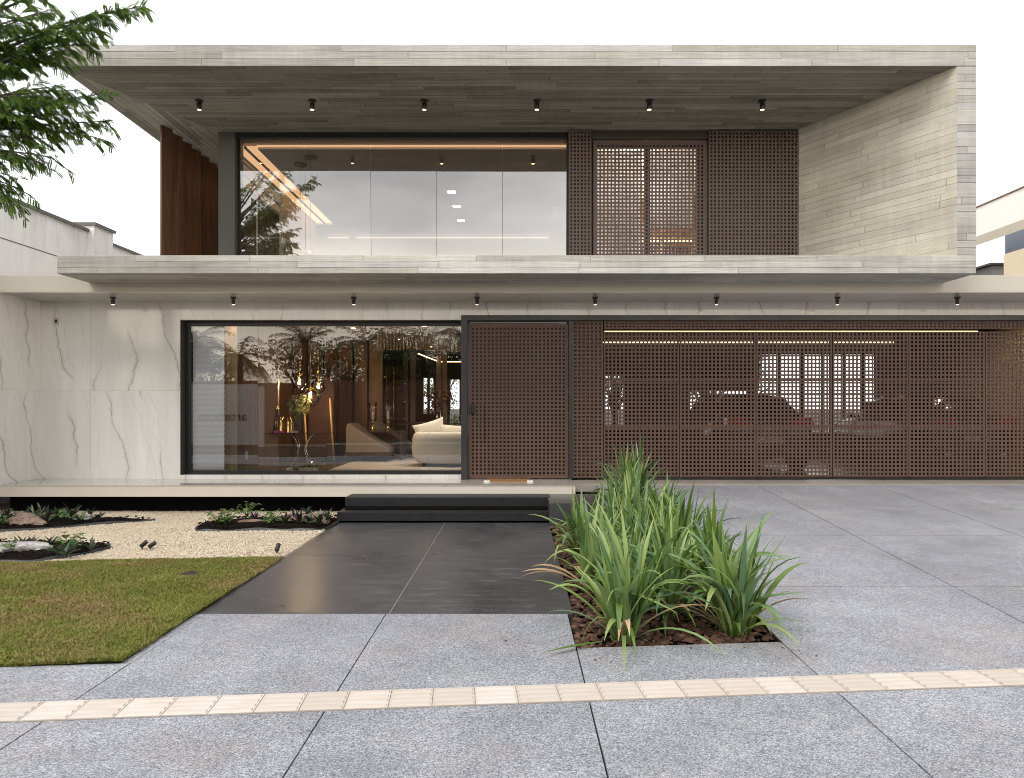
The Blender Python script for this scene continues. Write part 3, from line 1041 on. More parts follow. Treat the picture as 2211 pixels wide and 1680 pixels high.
def rock(loc, sx, sy, sz, seed, mat, label, rz=0.0):
    bm = bmesh.new()
    bmesh.ops.create_icosphere(bm, subdivisions=4, radius=1)
    rn = random.Random(seed)
    from mathutils import noise as nz
    off = Vector((rn.uniform(-50, 50), rn.uniform(-50, 50), rn.uniform(-50, 50)))
    planes = [(Vector((rn.uniform(-1, 1), rn.uniform(-1, 1), rn.uniform(-.3, 1))).normalized(), rn.uniform(0.55, 0.85)) for _ in range(8)]
    for v in bm.verts:
        d = v.co.normalized()
        r_ = 1 + 0.35 * nz.noise(d * 1.3 + off) + 0.16 * nz.noise(d * 3.1 + off) + 0.07 * nz.noise(d * 8 + off)
        q = d * r_
        for n_, dd in planes:
            k = q.dot(n_) - dd
            if k > 0: q -= n_ * k * 0.8
        v.co = Vector((q.x * sx, q.y * sy, q.z * sz))
    me = bpy.data.meshes.new('rock')
    bm.to_mesh(me); bm.free()
    me.materials.append(mat)
    o = bpy.data.objects.new('rock', me)
    o.location = loc; o.rotation_euler = (0, 0, rz)
    COL.objects.link(o)
    return tag(o, label, 'rock', 'ornamental rocks in the gravel beds')


rock((-5.86, 7.93, 0.06), 0.34, 0.20, 0.15, 11, M['rock_white'], 'pale grey craggy rock in the front left bed', 0.25)
rock((-7.02, 9.75, 0.06), 0.34, 0.22, 0.15, 12, M['rock_brown'], 'large brown rock at the left frame edge in the back left bed', -0.1)
rock((-6.42, 10.1, 0.05), 0.14, 0.10, 0.09, 15, M['rock_white'], 'small mauve grey stone among rosettes of the back left bed', 0.6)
rock((-3.78, 9.86, 0.03), 0.30, 0.09, 0.07, 13, M['rock_brown'], 'low slanting brown rock left in the middle bed', 0.35)
rock((-3.36, 10.0, 0.05), 0.24, 0.14, 0.12, 14, M['rock_brown'], 'tan rock behind leaves in the centre of the middle bed', 0.1)
rock((-2.98, 9.93, 0.05), 0.27, 0.2, 0.13, 16, M['rock_brown'], 'rosy brown rock nearest the steps in the middle bed', -0.3)

# ================================================================== PLANTS
def strap(mb, base, az, L, w, lean, bend, n=9, kink=None, mi=0, twist=0.0, pw=1.7, fold=0.22):
    """one sword-shaped leaf with a folded midrib"""
    d = Vector((math.cos(az), math.sin(az), 0))
    s0 = Vector((-math.sin(az), math.cos(az), 0))
    p = Vector(base)
    vs, fs = [], []
    for i in range(n + 1):
        u = i / n
        th_ = lean + bend * u ** pw
        if kink and u > kink[0]: th_ += kink[1] * min(1.0, (u - kink[0]) / 0.12)
        th_ = min(th_, 2.9)
        dirv = d * math.sin(th_) + Vector((0, 0, 1)) * math.cos(th_)
        nrm = Vector((0, 0, 1)) * math.sin(th_) - d * math.cos(th_)
        if i: p = p + dirv * (L / n)
        ww = w * (0.6 + 0.4 * min(1, u * 3.5)) * (1 - max(0, (u - 0.5) / 0.5) ** 2.1)
        ww = max(ww, 0.0012)
        sd = (s0 * math.cos(twist * u) + nrm * math.sin(twist * u))
        vs += [p - sd * ww * 0.5 + nrm * ww * fold, p, p + sd * ww * 0.5 + nrm * ww * fold]
    for i in range(n):
        a = 3 * i
        fs += [(a, a + 1, a + 4, a + 3), (a + 1, a + 2, a + 5, a + 4)]
    mb.add(vs, fs, mi, True)


M['iris_light'] = leafmat('iris_leaf_light', [(0.05, (0.12, 0.225, 0.13)), (0.35, (0.20, 0.325, 0.14)), (0.65, (0.30, 0.415, 0.12)), (0.95, (0.48, 0.57, 0.24))], 0.30, 0.33, 0.55, 2.0)
M['iris_dark'] = leafmat('iris_leaf_dark', [(0.05, (0.045, 0.10, 0.025)), (0.5, (0.095, 0.18, 0.035)), (0.95, (0.20, 0.30, 0.05))], 0.38, 0.25, 0.55, 2.0)
M['iris_dry'] = leafmat('iris_leaf_dry', [(0.1, (0.30, 0.20, 0.10)), (0.9, (0.55, 0.40, 0.26))], 0.7, 0.15, 0.2, 2.0)


def iris(loc, H, n, seed, label, dark=0.3, spread=1.0, lean_to=None):
    rn = random.Random(seed)
    g_, d_, dr_ = MB(), MB(), MB()
    fans = max(3, n // 8)
    for k in range(fans):
        fa = rn.uniform(0, 2 * PI); fr = rn.uniform(0, 0.085) * spread
        fx, fy = math.cos(fa) * fr, math.sin(fa) * fr
        fan_az = rn.uniform(0, 2 * PI)
        m = n // fans
        for i in range(m):
            u = (i + 0.5) / m
            sgn = 1 if i % 2 else -1
            az = fan_az + (0 if sgn > 0 else PI) + rn.uniform(-0.75, 0.75)
            lean = 0.05 + 0.55 * u * rn.uniform(0.4, 1.25)
            bend = rn.choice([rn.uniform(0.0, 0.25), rn.uniform(0.05, 0.4), rn.uniform(0.2, 0.9), rn.uniform(0.8, 2.1)]) * (0.5 + 0.8 * u) * spread
            L = H * rn.uniform(0.6, 1.14) * (1.05 - 0.25 * u)
            kink = (rn.uniform(0.45, 0.75), rn.uniform(0.7, 1.7)) if rn.random() < 0.16 else None
            mb = d_ if rn.random() < dark else g_
            strap(mb, (fx + rn.uniform(-.012, .012), fy + rn.uniform(-.012, .012), -0.02), az, L, rn.uniform(0.034, 0.056), lean, bend, 10, kink, 0, rn.uniform(-0.7, 0.7), rn.uniform(1.3, 2.4))
    for i in range(max(3, n // 6)):
        az = rn.uniform(0, 2 * PI)
        strap(rn.choice([g_, d_, dr_]), (math.cos(az) * .05, math.sin(az) * .05, -0.01), az, H * rn.uniform(0.55, 0.9), rn.uniform(.026, .042), rn.uniform(0.5, 0.8), rn.uniform(0.9, 1.5), 9, None, 0, rn.uniform(-.5, .5), 1.2)
    for i in range(2):
        az = rn.uniform(0, 2 * PI)
        strap(dr_, (math.cos(az) * .04, math.sin(az) * .04, -0.01), az, H * rn.uniform(0.25, 0.45), 0.018, rn.uniform(0.3, 1.0), rn.uniform(0.6, 1.8), 8, None, 0, 1.0)
    r_ = root('iris_clump', loc, label, 'plant', 'strap leaved plants in the bark bed', local=True)
    for q, mm in ((g_, 'iris_light'), (d_, 'iris_dark'), (dr_, 'iris_dry')):
        if q.f: q.obj('leaves', M[mm], r_)
    return r_


def mulch_z(x, y):
    u = (x - 0.47) / 1.49
    return -0.03 + max(0.0, min(1, u)) * gz(2.0, y) * 0.9


IR = [  # photo x, base y guess as (X, Y), height, leaves, darkness, label
    (0.80, 5.12, 1.02, 62, 0.22, 'tall pale strap leaved clump at the front left corner of the bark bed'),
    (1.66, 5.22, 1.0, 58, 0.35, 'arching clump at the front right corner of the bark bed beside the driveway'),
    (1.23, 5.62, 1.00, 56, 0.28, 'full clump just behind and between the two front corner plants'),
    (0.72, 6.45, 0.98, 46, 0.25, 'pale clump overhanging the dark path behind the front left one'),
    (1.72, 6.05, 0.95, 52, 0.62, 'dark clump at the driveway edge behind the front right plant'),
    (1.22, 6.80, 0.98, 46, 0.30, 'yellow green clump in the middle of the bark bed'),
    (1.74, 7.05, 0.92, 50, 0.72, 'dark upright clump midway along the driveway edge'),
    (0.72, 7.75, 0.88, 44, 0.28, 'clump beside the path in front of the granite cheek block'),
    (1.30, 8.05, 0.92, 40, 0.30, 'yellow green clump in front of the low granite block'),
    (1.76, 8.25, 0.88, 44, 0.7, 'dark clump along the driveway behind the midway one'),
    (1.62, 9.35, 0.92, 40, 0.35, 'leafy clump right of the granite cheek block'),
    (1.60, 10.15, 0.98, 42, 0.32, 'rear clump at the left reaching up before the lattice gate'),
    (1.86, 10.25, 1.02, 30, 0.6, 'rearmost dark narrow clump before the lattice gate'),
    (0.98, 5.95, 0.85, 40, 0.25, 'low arching clump between the front left plant and the full one behind it'),
    (1.45, 6.55, 0.88, 42, 0.4, 'arching clump behind the front right plant, left of the dark driveway one'),
    (1.0, 7.2, 0.9, 42, 0.25, 'pale clump left of centre in the bark bed'),
    (1.5, 7.65, 0.85, 40, 0.5, 'mixed green clump right of centre in the bark bed'),
    (1.3, 8.75, 0.85, 36, 0.3, 'clump leaning over the low granite block'),
]
for i, (x, y, H, n, dk, lab) in enumerate(IR):
    iris((x, y, mulch_z(x, y) + 0.005), H * 0.95, int(n * 1.25), 100 + i, lab, dk, 1.35 if i == 1 else 1.0)

# fallen leaf of the front clump on the pavement
fl_ = MB()
strap(fl_, (0, 0, 0), PI * 1.18, 0.52, 0.034, 1.50, 0.07, 10)
o = fl_.obj('fallen_leaf', M['iris_dark'])
o.location = (0.62, 4.97, 0.012)
tag(o, 'long green leaf lying over the bed edge onto the pavement', 'leaf')

# mulch
M['bark'] = leafmat('bark_chip', [(0.05, (0.022, 0.011, 0.007)), (0.4, (0.060, 0.029, 0.018)), (0.7, (0.11, 0.057, 0.037)), (0.95, (0.21, 0.125, 0.085))], 0.75, 0.0, 0.3, 8.0)
ms = MB()
ny_ = 24
for i in range(ny_):
    ya, yb_ = 4.93 + (10.42 - 4.93) * i / ny_, 4.93 + (10.42 - 4.93) * (i + 1) / ny_
    for xa, xb in ((0.47, 0.9), (0.9, 1.4), (1.4, 1.935)):
        def fy(x, y): return max(y, yb(x)) if i == 0 else y
        ms.quad((xa, fy(xa, ya), mulch_z(xa, ya) - 0.03), (xb, fy(xb, ya), mulch_z(xb, ya) - 0.03), (xb, yb_, mulch_z(xb, yb_) - 0.03), (xa, yb_, mulch_z(xa, yb_) - 0.03))
structure(ms.obj('bark_bed_soil', M['soil']), 'dark soil below the bark mulch', 'soil')


def vec_mulch(x, y):
    u = np.clip((x - 0.47) / 1.49, 0, 1)
    s = np.clip(y - 4.95, 0, None)
    return -0.045 + u * s * 0.0645 * 0.9 + 0.02 * vnoise(x, y, 6, 12)


structure(stones('bark_mulch', 5200, 0.44, 1.93, 4.88, 10.4, 0.014, 0.05, vec_mulch, M['bark'], 0.5,
                 lambda x, y: (y > 4.895 + 0.0824 * (x - 0.43)) & ((x > 0.485) | (y < 5.69)), 6), 'red brown bark chips covering the planting bed', 'mulch', 'stuff')
structure(stones('bark_litter', 150, -0.1, 2.5, 4.35, 5.05, 0.003, 0.011, lambda x, y: 0.002 + 0 * x, M['bark'], 0.5, lambda x, y: rng.random(len(x)) < np.clip(1.1 - (4.92 - y) * 2.6, 0, 1)), 'bark crumbs spilled onto the pavement round the planting bed', 'litter', 'stuff')
# steel edge of the bark bed towards the driveway
ed = MB()
for i in range(12):
    ya, yb_ = 5.02 + 5.38 * i / 12, 5.02 + 5.38 * (i + 1) / 12
    za, zb = gz(1.94, ya), gz(1.94, yb_)
    ed.add([(1.928, ya, za - 0.3), (1.938, ya, za - 0.3), (1.938, ya, za + .002), (1.928, ya, za + .002), (1.928, yb_, zb - 0.3), (1.938, yb_, zb - 0.3), (1.938, yb_, zb + .002), (1.928, yb_, zb + .002)],
           [(0, 3, 7, 4), (3, 2, 6, 7), (1, 5, 6, 2)])
tag(ed.obj('bed_edging', M['black']), 'dark metal edge between bark bed and driveway', 'edging')

# granite cheek blocks beside the steps
ch = MB(); ch.box(0.475, 1.31, 9.9, 10.945, -0.05, 0.322)
tag(ch.obj('granite_block', M['granite'], bevel=0.004), 'wide dark granite block right of the steps', 'block', 'granite blocks beside the steps')
ch = MB(); ch.box(0.98, 1.36, 8.95, 9.895, -0.05, 0.21)
tag(ch.obj('granite_block', M['granite'], bevel=0.004), 'low dark granite block half hidden by the strap leaves', 'block', 'granite blocks beside the steps')

# small plants in the gravel beds
M['rhoeo'] = leafmat('rosette_leaf', [(0.05, (0.022, 0.045, 0.020)), (0.5, (0.055, 0.10, 0.045)), (0.9, (0.13, 0.19, 0.085))], 0.45, 0.15, 0.5, 5)
M['purple'] = leafmat('purple_leaf', [(0.1, (0.035, 0.012, 0.04)), (0.9, (0.09, 0.035, 0.085))], 0.45, 0.15, 0.5, 5)
M['broad'] = leafmat('broad_leaf', [(0.05, (0.035, 0.085, 0.025)), (0.5, (0.075, 0.155, 0.045)), (0.92, (0.19, 0.27, 0.06))], 0.5, 0.2, 0.4, 5)


def rosette(loc, size, seed, label, purple=0.25):
    rn = random.Random(seed)
    a_, b_ = MB(), MB()
    for i in range(rn.randint(11, 16)):
        mb = b_ if rn.random() < purple else a_
        strap(mb, (rn.uniform(-.01, .01), rn.uniform(-.01, .01), 0), rn.uniform(0, 2 * PI), size * rn.uniform(.7, 1.15), size * rn.uniform(0.14, 0.2), rn.uniform(0.15, 1.05), rn.uniform(0.2, 0.7), 6, None, 0, 0, 1.5, 0.3)
    r_ = root('rosette_plant', loc, label, 'plant', 'small plants in the gravel beds', local=True)
    a_.obj('leaves', M['rhoeo'], r_)
    if b_.f: b_.obj('purple_leaves', M['purple'], r_)


def broadleaf(loc, size, seed, label, n=22):
    rn = random.Random(seed)
    a_, s_ = MB(), MB()
    for i in range(n):
        az = rn.uniform(0, 2 * PI); r_ = size * rn.uniform(0.15, 0.6); h = size * rn.uniform(0.25, 0.85)
        c = Vector((math.cos(az) * r_, math.sin(az) * r_, h))
        s_.tube([(0, 0, 0), (c.x * .4, c.y * .4, h * .6), c], 0.003, 4)
        w = size * rn.uniform(0.14, 0.24)
        d = Vector((math.cos(az + rn.uniform(-.6, .6)), math.sin(az + rn.uniform(-.6, .6)), rn.uniform(-.5, .15))).normalized()
        sd = d.cross(Vector((0, 0, 1))).normalized()
        nn = sd.cross(d)
        prof = [(-0.2, 0.0), (0.0, .55), (0.35, .8), (0.75, .55), (1.25, 0.0)]
        vs, fs = [], []
        for u, q in prof:
            m_ = c + d * (u * w)
            vs += [m_ - sd * q * w + nn * q * w * .25 - nn * u * u * w * .15, m_ - nn * u * u * w * .15, m_ + sd * q * w + nn * q * w * .25 - nn * u * u * w * .15]
        for k in range(4):
            fs += [(3 * k, 3 * k + 1, 3 * k + 4, 3 * k + 3), (3 * k + 1, 3 * k + 2, 3 * k + 5, 3 * k + 4)]
        a_.add(vs, fs, 0, True)
    r_ = root('broadleaf_plant', loc, label, 'plant', 'small plants in the gravel beds', local=True)
    a_.obj('leaves', M['broad'], r_)
    s_.obj('stems', M['broad'], r_)


def gpt(x, y):
    Y = CH * F / (y - CY)
    return Vector((PX(x, Y), Y, 0.045))


PL = [
    ('front left', [(40, 1196, 'r', .16), (14, 1204, 'b', .16), (50, 1184, 'r', .14), (68, 1186, 'r', .12), (108, 1186, 'r', .13), (125, 1206, 'r', .18), (148, 1200, 'b', .26), (142, 1210, 'r', .15), (196, 1196, 'r', .14)]),
    ('back left', [(12, 1128, 'r', .2), (5, 1142, 'b', .2), (70, 1132, 'r', .24), (88, 1124, 'r', .22), (100, 1136, 'r', .24), (120, 1126, 'r', .22), (138, 1132, 'b', .22), (156, 1124, 'r', .24), (170, 1134, 'b', .16), (196, 1126, 'r', .16), (215, 1124, 'r', .12)]),
    ('middle', [(472, 1141, 'b', .26), (490, 1139, 'b', .26), (534, 1122, 'b', .26), (550, 1134, 'r', .17), (590, 1135, 'b', .26), (576, 1141, 'b', .14), (616, 1138, 'r', .18), (634, 1131, 'r', .2), (646, 1139, 'r', .2), (668, 1139, 'r', .17), (688, 1141, 'r', .22), (706, 1134, 'r', .2), (664, 1120, 'r', .16)]),
]
ix = 0
for bed, lst in PL:
    cnt = {'r': 0, 'b': 0}
    order = sorted(lst)
    for x, y, k, s in order:
        ix += 1
        w = ORD[cnt[k]]; cnt[k] += 1
        if k == 'r':
            rosette(gpt(x, y), s * 1.05, 300 + ix, f'spiky green rosette in the {bed} bed, {w} spiky one from the left', 0.28 if bed != 'front left' else 0.2)
        else:
            broadleaf(gpt(x, y), s * 1.0, 300 + ix, f'broad leaved seedling in the {bed} bed, {w} broad leaved one from the left')

# garden spotlights in the gravel
def garden_spot(loc, rz, tilt, label):
    r_ = root('garden_spotlight', loc, label, 'spotlight', 'black garden spotlights in the gravel', local=True)
    r_.rotation_euler = (0, 0, rz)
    b = MB(); b.tube([(0, 0, -0.05), (0, 0, 0.06)], 0.009, 8)
    b.obj('spike', M['black'], r_)
    h = MB()
    d = Vector((math.cos(tilt), 0, math.sin(tilt)))
    c0 = Vector((0.0, 0, 0.065))
    h.tube([c0 - d * .03, c0 - d * .022, c0 + d * .085, c0 + d * .09], [0.02, 0.031, 0.033, 0.030], 16)
    h.obj('lamp_head', M['black'], r_)
    l = MB(); l.tube([c0 + d * .0905, c0 + d * .0912], 0.025, 16)
    l.obj('lens', M['glass_thin'], r_)
    r_.scale = (.8, .8, .8)


q = gpt(307, 1187); garden_spot((q.x, q.y, 0), 0.5, 0.75, 'left one of the two small black spotlights on the gravel')
q = gpt(325, 1188); garden_spot((q.x, q.y, 0), 0.15, 0.6, 'right one of the two small black spotlights on the gravel')
q = gpt(598, 1196); garden_spot((q.x, q.y, 0), 1.45, 0.9, 'lone small black spotlight on the gravel next to the path')

# ================================================================== STEPS
s1 = MB(); s1.box(-2.66, 0.535, 10.1, 10.56, 0.03, 0.161)
tag(s1.obj('entrance_step', M['basalt'], bevel=0.003), 'lower dark granite step floating above the path', 'step', 'dark granite entrance steps')
s2 = MB(); s2.box(-2.645, 0.515, 10.51, 10.947, 0.188, 0.325)
tag(s2.obj('entrance_step', M['basalt'], bevel=0.003), 'upper dark granite step against the porch edge', 'step', 'dark granite entrance steps')
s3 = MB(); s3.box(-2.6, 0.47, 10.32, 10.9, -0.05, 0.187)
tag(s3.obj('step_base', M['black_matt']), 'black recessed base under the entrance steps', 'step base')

# ================================================================== HOUSE
H = root('modern_house', (0, 11, 0), 'two storey modern house of board marked concrete, marble and brown lattice', 'house')
XL, XR, YF = -6.86, 6.85, 10.18
ZS, ZR = 6.80, 7.12
YB, YW = 20.0, 12.62          # back of the house, plane of the upper front wall

# roof slab: fascia, sides, top and a soffit that is mitred on the left
b = MB()
b.add([(XL, YF, ZS), (XR, YF, ZS), (XR, YF, ZR), (XL, YF, ZR), (XL, YB, ZS), (XR, YB, ZS), (XR, YB, ZR), (XL, YB, ZR)],
      [(0, 1, 2, 3), (1, 5, 6, 2), (5, 4, 7, 6), (4, 0, 3, 7), (3, 2, 6, 7)], 0)
mx_ = -5.55
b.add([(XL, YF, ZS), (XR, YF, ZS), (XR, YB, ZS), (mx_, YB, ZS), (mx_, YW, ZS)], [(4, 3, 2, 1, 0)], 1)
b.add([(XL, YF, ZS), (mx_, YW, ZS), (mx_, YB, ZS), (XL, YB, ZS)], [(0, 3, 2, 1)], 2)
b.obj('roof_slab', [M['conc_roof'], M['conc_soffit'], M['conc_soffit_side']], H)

b = MB()
b.prism([(6.568, YF + .001), (6.849, YF + .001), (6.849, YB), (5.155, YB), (5.155, 12.5)], 3.979, 6.801)
b.m[2] = 1
M['conc_column'] = concrete('board_concrete_column', 0.108, 3.98, length=1.5, base=(0.395, 0.395, 0.385), contrast=0.65, joint=0.4, seed=7.0)
b.obj('side_wall', [M['conc_wall'], M['conc_column']], H)
b = MB(); b.box(XL, XR, YF, YB, 3.706, 3.98)
b.obj('balcony_slab', M['conc_slab'], H, bevel=0.006)

# upper front wall pieces
b = MB()
b.box(-5.52, -5.215, YW, YW + 0.4, 3.98, 6.8)
b.obj('pillar', M['dark_paint'], H, bevel=0.004)
# timber fins
for i in range(17):
    y0 = 12.31 + 0.372 * i
    b = MB()
    d_ = Vector((0.10, 0.20, 0)); n_ = Vector((0.185, -0.095, 0)).normalized() * 0.022
    a0 = Vector((-6.42, y0, 0)); a1 = a0 + d_
    b.prism([(a0.x + n_.x, a0.y + n_.y), (a1.x + n_.x, a1.y + n_.y), (a1.x - n_.x, a1.y - n_.y), (a0.x - n_.x, a0.y - n_.y)], 3.981, 6.799)
    b.obj('timber_fin', M['fin'], H, bevel=0.003)

# upper window
YG = 12.78
wx0, wx1 = PX(508, YW), PX(1228, 12.6)
win = MB()
win.box(wx0, wx1, YW + .02, YW + 0.30, 6.70, 6.799)
win.box(wx0, wx0 + 0.055, YW + .12, YW + 0.24, 4.05, 6.70)
win.box(wx1 - 0.03, wx1 + 0.02, YW + .02, YW + 0.24, 3.981, 6.70)
win.box(wx0, wx1 - .03, YW + .08, YW + 0.26, 3.981, 4.05)
wf = win.obj('window', M['black'], H)
pn = MB()
gx = [wx0 + 0.055] + [PX(q, YG) for q in (661, 802, 943, 1085)] + [wx1 - 0.03]
for i in range(5):
    a, c_ = gx[i], gx[i + 1]
    tilt = 0.086 + (0.0, 0.001, -0.003, -0.005, -0.0055)[i]
    yaw = (0.002, -0.002, 0.001, 0.0025, -0.001)[i]
    y0, y1 = YG - yaw, YG + yaw
    pn.add([(a + .003, y0, 4.05), (c_ - .003, y1, 4.05), (c_ - .003, y1 - tilt, 6.70), (a + .003, y0 - tilt, 6.70)], [(0, 1, 2, 3)])
pn.obj('pane', M['glass_up'], wf)

# side glazing of the upper room
sgl = MB()
for y in (12.9, 14.4, 15.87):
    sgl.box(-5.50, -5.47, y, y + 0.03, 3.981, 6.66)
sgl.box(-5.52, -5.46, 12.9, 15.9, 6.62, 6.66)
sw_ = sgl.obj('side_window', M['white_paint'], H)
sg = MB(); sg.quad((-5.49, 12.95, 3.99), (-5.49, 15.87, 3.99), (-5.49, 15.87, 6.62), (-5.49, 12.95, 6.62))
sg.obj('pane', M['glass_thin'], sw_)

# upper room shell
b = MB()
b.box(-4.93, 0.98, 13.0, 19.6, 6.62, 6.78); b.box(-5.45, -4.93, 18.4, 19.6, 6.62, 6.78)                # dropped ceiling, cove gap left and front
b.obj('upper_ceiling', M['white_paint'], H)
b = MB(); b.box(-5.5, 5.15, 19.5, 19.7, 3.98, 6.78)
b.obj('upper_back_wall', M['white_paint'], H)
b = MB(); b.box(-5.53, -5.45, 15.9, 19.5, 3.98, 6.78)
b.obj('upper_side_wall', M['white_paint'], H)
b = MB(); b.box(0.99, 1.13, 12.93, 19.5, 3.98, 6.78)
b.obj('upper_party_wall', M['cream_paint'], H)
b = MB(); b.box(-5.46, 5.14, 12.95, 19.5, 3.98, 3.992)
b.obj('upper_floor', M['wood_light'], H)
b = MB(); b.box(-5.39, -5.19, 12.99, 18.39, 6.66, 6.68)
b.obj('cove_light', M['led_soft'], H)
b = MB(); b.box(-5.15, -4.935, 12.99, 18.39, 6.66, 6.68)
b.obj('cove_light', M['led_soft'], H)
b = MB(); b.box(-5.19, -5.15, 12.99, 18.39, 6.63, 6.68)
b.obj('curtain_track', M['black'], H)
b = MB(); b.box(-4.93, 0.95, 12.94, 12.985, 6.66, 6.68)
b.obj('cove_light', M['led_soft'], H)
b = MB(); b.box(-4.6, 0.9, 19.46, 19.495, 6.53, 6.546)
b.obj('cornice_light', M['led_white'], H)
b = MB(); b.box(-5.4, -4.8, 19.46, 19.495, 6.53, 6.546)
b.obj('cornice_light', M['led_white'], H)

# curtain / wall track lines upper room: pendants, downlights, air conditioner
def pendant_wire(x, y, Y, label):
    p_ = P(x, y, Y)
    r_ = root('wire_pendant', (p_.x, Y, 6.6), label, 'pendant lamp', 'pendant lamps in the upper room', local=True)
    c = MB(); c.lathe([(0.005, -0.03), (0.13, -0.022), (0.13, -0.002), (0.005, -0.001)], n=24)
    c.obj('canopy', M['bronze_frame'], r_)
    w = MB(); w.tube([(0, 0, -0.02), (0, 0, -1.75)], 0.006, 6)
    w.obj('cable', M['bronze_frame'], r_)
    s_ = MB(); s_.lathe([(0.02, -1.7), (0.09, -1.8), (0.11, -1.9), (0.10, -1.92)], n=20)
    s_.obj('shade', M['gold'], r_)


pendant_wire(670, 329, 13.35, 'right one of two wire pendants behind the upper window')
pendant_wire(648, 341, 13.75, 'left one of two wire pendants behind the upper window')
for i, (x, y, Y) in enumerate(((975, 414, 15.5), (986, 446, 16.6), (995, 476, 17.85))):
    r_ = root('square_downlight', (PX(x, Y), Y, 6.6), f'lit square downlight in the upper room ceiling, {["nearest", "middle", "farthest"][i]} of three', 'ceiling light', 'square ceiling lights in the upper room', local=True)
    c = MB(); c.box(-.11, .11, -.11, .11, -0.012, -0.002)
    c.obj('frame', M['white_paint'], r_)
    c = MB(); c.box(-.09, .09, -.09, .09, -0.016, -0.0122)
    c.obj('diffuser', M['bulb'] if False else emit('panel_led', (1.0, 0.88, 0.72), 9), r_)
ac = MB()
ac.prism([(0.985, 5.72), (0.985, 6.02), (0.80, 6.02), (0.765, 5.98), (0.765, 5.80), (0.85, 5.72)], 14.6, 15.5, axis='y')
a_ = root('air_conditioner', (0.9, 15.0, 5.9), 'white split air conditioner on the right wall behind the upper window', 'air conditioner')
ac.obj('casing', M['white_paint'], a_, bevel=0.02)
fl = MB(); fl.box(0.80, 0.86, 14.7, 15.4, 5.708, 5.718)
fl.obj('flap', M['plaster_beige'], a_)
sp_ = MB(); sp_.lathe([(0.05, 0), (0.055, 0.08), (0.04, 0.2), (0.03, 0.22)], n=14)
o = sp_.obj('speaker', M['black']); q = P(1180, 547, 13.0); o.location = (q.x, 13.0, 3.993)
tag(o, 'small black object standing on the upper floor behind the glass', 'speaker')


# lattice screens
def lattice(mb, x0, x1, z0, z1, y, pitch=0.068, bar=0.030, d1=0.008, d2=0.011, border=0.0, rows=None, fbar=None):
    n = max(1, round((x1 - x0 - bar) / pitch)); p_ = (x1 - x0 - bar) / n
    for i in range(n + 1):
        xa = x0 + i * p_
        mb.box(xa, xa + bar, y, y + d1, z0, z1)
    m = max(1, round((z1 - z0 - bar) / pitch)); q_ = (z1 - z0 - bar) / m
    for j in range(m + 1):
        za = z0 + j * q_
        mb.box(x0 + .001, x1 - .001, y + d1 - 0.002, y + d1 + d2, za, za + bar)
    return n, m


LU = 'lattice_up'
b = MB(); lattice(b, PX(1228, 12.5), PX(1277, 12.5), 4.0, 6.785, 12.5)
b.obj('lattice_screen', M[LU], H)['label'] = 'narrow fixed lattice screen beside the upper window'
b = MB()
x0, x1 = PX(1281, 12.58), PX(1527, 12.58)
b.box(x0, x0 + .045, 12.565, 12.62, 3.995, 6.62); b.box(x1 - .045, x1, 12.565, 12.62, 3.995, 6.62)
b.box(x0 + .045, x1 - .045, 12.565, 12.62, 6.57, 6.62); b.box(x0 + .045, x1 - .045, 12.565, 12.62, 3.995, 4.04)
lattice(b, x0 + .045, x1 - .045, 4.04, 6.57, 12.57)
b.obj('lattice_screen', M[LU], H)['label'] = 'sliding lattice screen in front of the lit bedroom window'
b = MB()
x2, x3 = PX(1530, 12.5), PX(1725, 12.5) - 0.005
lattice(b, x2, x3, 4.0, 6.77, 12.49)
b.obj('lattice_screen', M[LU], H)['label'] = 'wide fixed lattice screen beside the concrete side wall'
b = MB(); b.box(x2, 5.3, 12.70, 12.78, 3.985, 6.795)
b.obj('screen_backing', M['black'], H)
b = MB(); b.box(PX(1228, 12.5) + .02, PX(1285, 12.5), 12.72, 12.8, 3.985, 6.795)
b.obj('screen_backing', M['black'], H)
b = MB(); b.box(PX(1279, 12.5), x2, 12.53, 12.75, 6.63, 6.70); b.box(PX(1279, 12.5), x2, 12.55, 12.75, 6.702, 6.797)
b.obj('screen_track', M['bronze_frame'], H)
b = MB(); b.box(PX(1228, 12.5), x3, 12.52, 12.74, 3.981, 3.992)
b.obj('screen_track', M['bronze_frame'], H)
# bedroom window behind the sliding screen
bx0, bx1 = 1.38, 3.55
b = MB()
for a, c_ in ((bx0, bx0 + .05), (2.40, 2.52), (bx1 - .16, bx1)):
    b.box(a, c_, 12.90, 12.96, 4.0, 6.7)
b.box(bx0 + .05, bx1 - .16, 12.9, 12.96, 6.6, 6.7); b.box(bx0 + .05, bx1 - .16, 12.9, 12.96, 4.0, 4.28)
bw = b.obj('bedroom_window', M['black'], H)
pb = MB(); pb.quad((bx0 + .05, 12.93, 4.28), (2.40, 12.925, 4.28), (2.40, 12.885, 6.6), (bx0 + .05, 12.89, 6.6))
pb.quad((2.52, 12.93, 4.28), (bx1 - .16, 12.93, 4.28), (bx1 - .16, 12.91, 6.6), (2.52, 12.905, 6.6))
pb.obj('pane', M['glass_up'], bw)
t = NT('roller_blind')
tl_ = t.new('ShaderNodeBsdfTranslucent'); tl_.inputs[0].default_value = (.8, .8, .8, 1)
mx2 = t.new('ShaderNodeMixShader'); mx2.inputs[0].default_value = .5
t.out((.8, .8, .79), .9)
t.link(t.b.outputs[0], mx2.inputs[1]); t.link(tl_.outputs[0], mx2.inputs[2]); t.link(mx2.outputs[0], t.n['Material Output'].inputs[0])
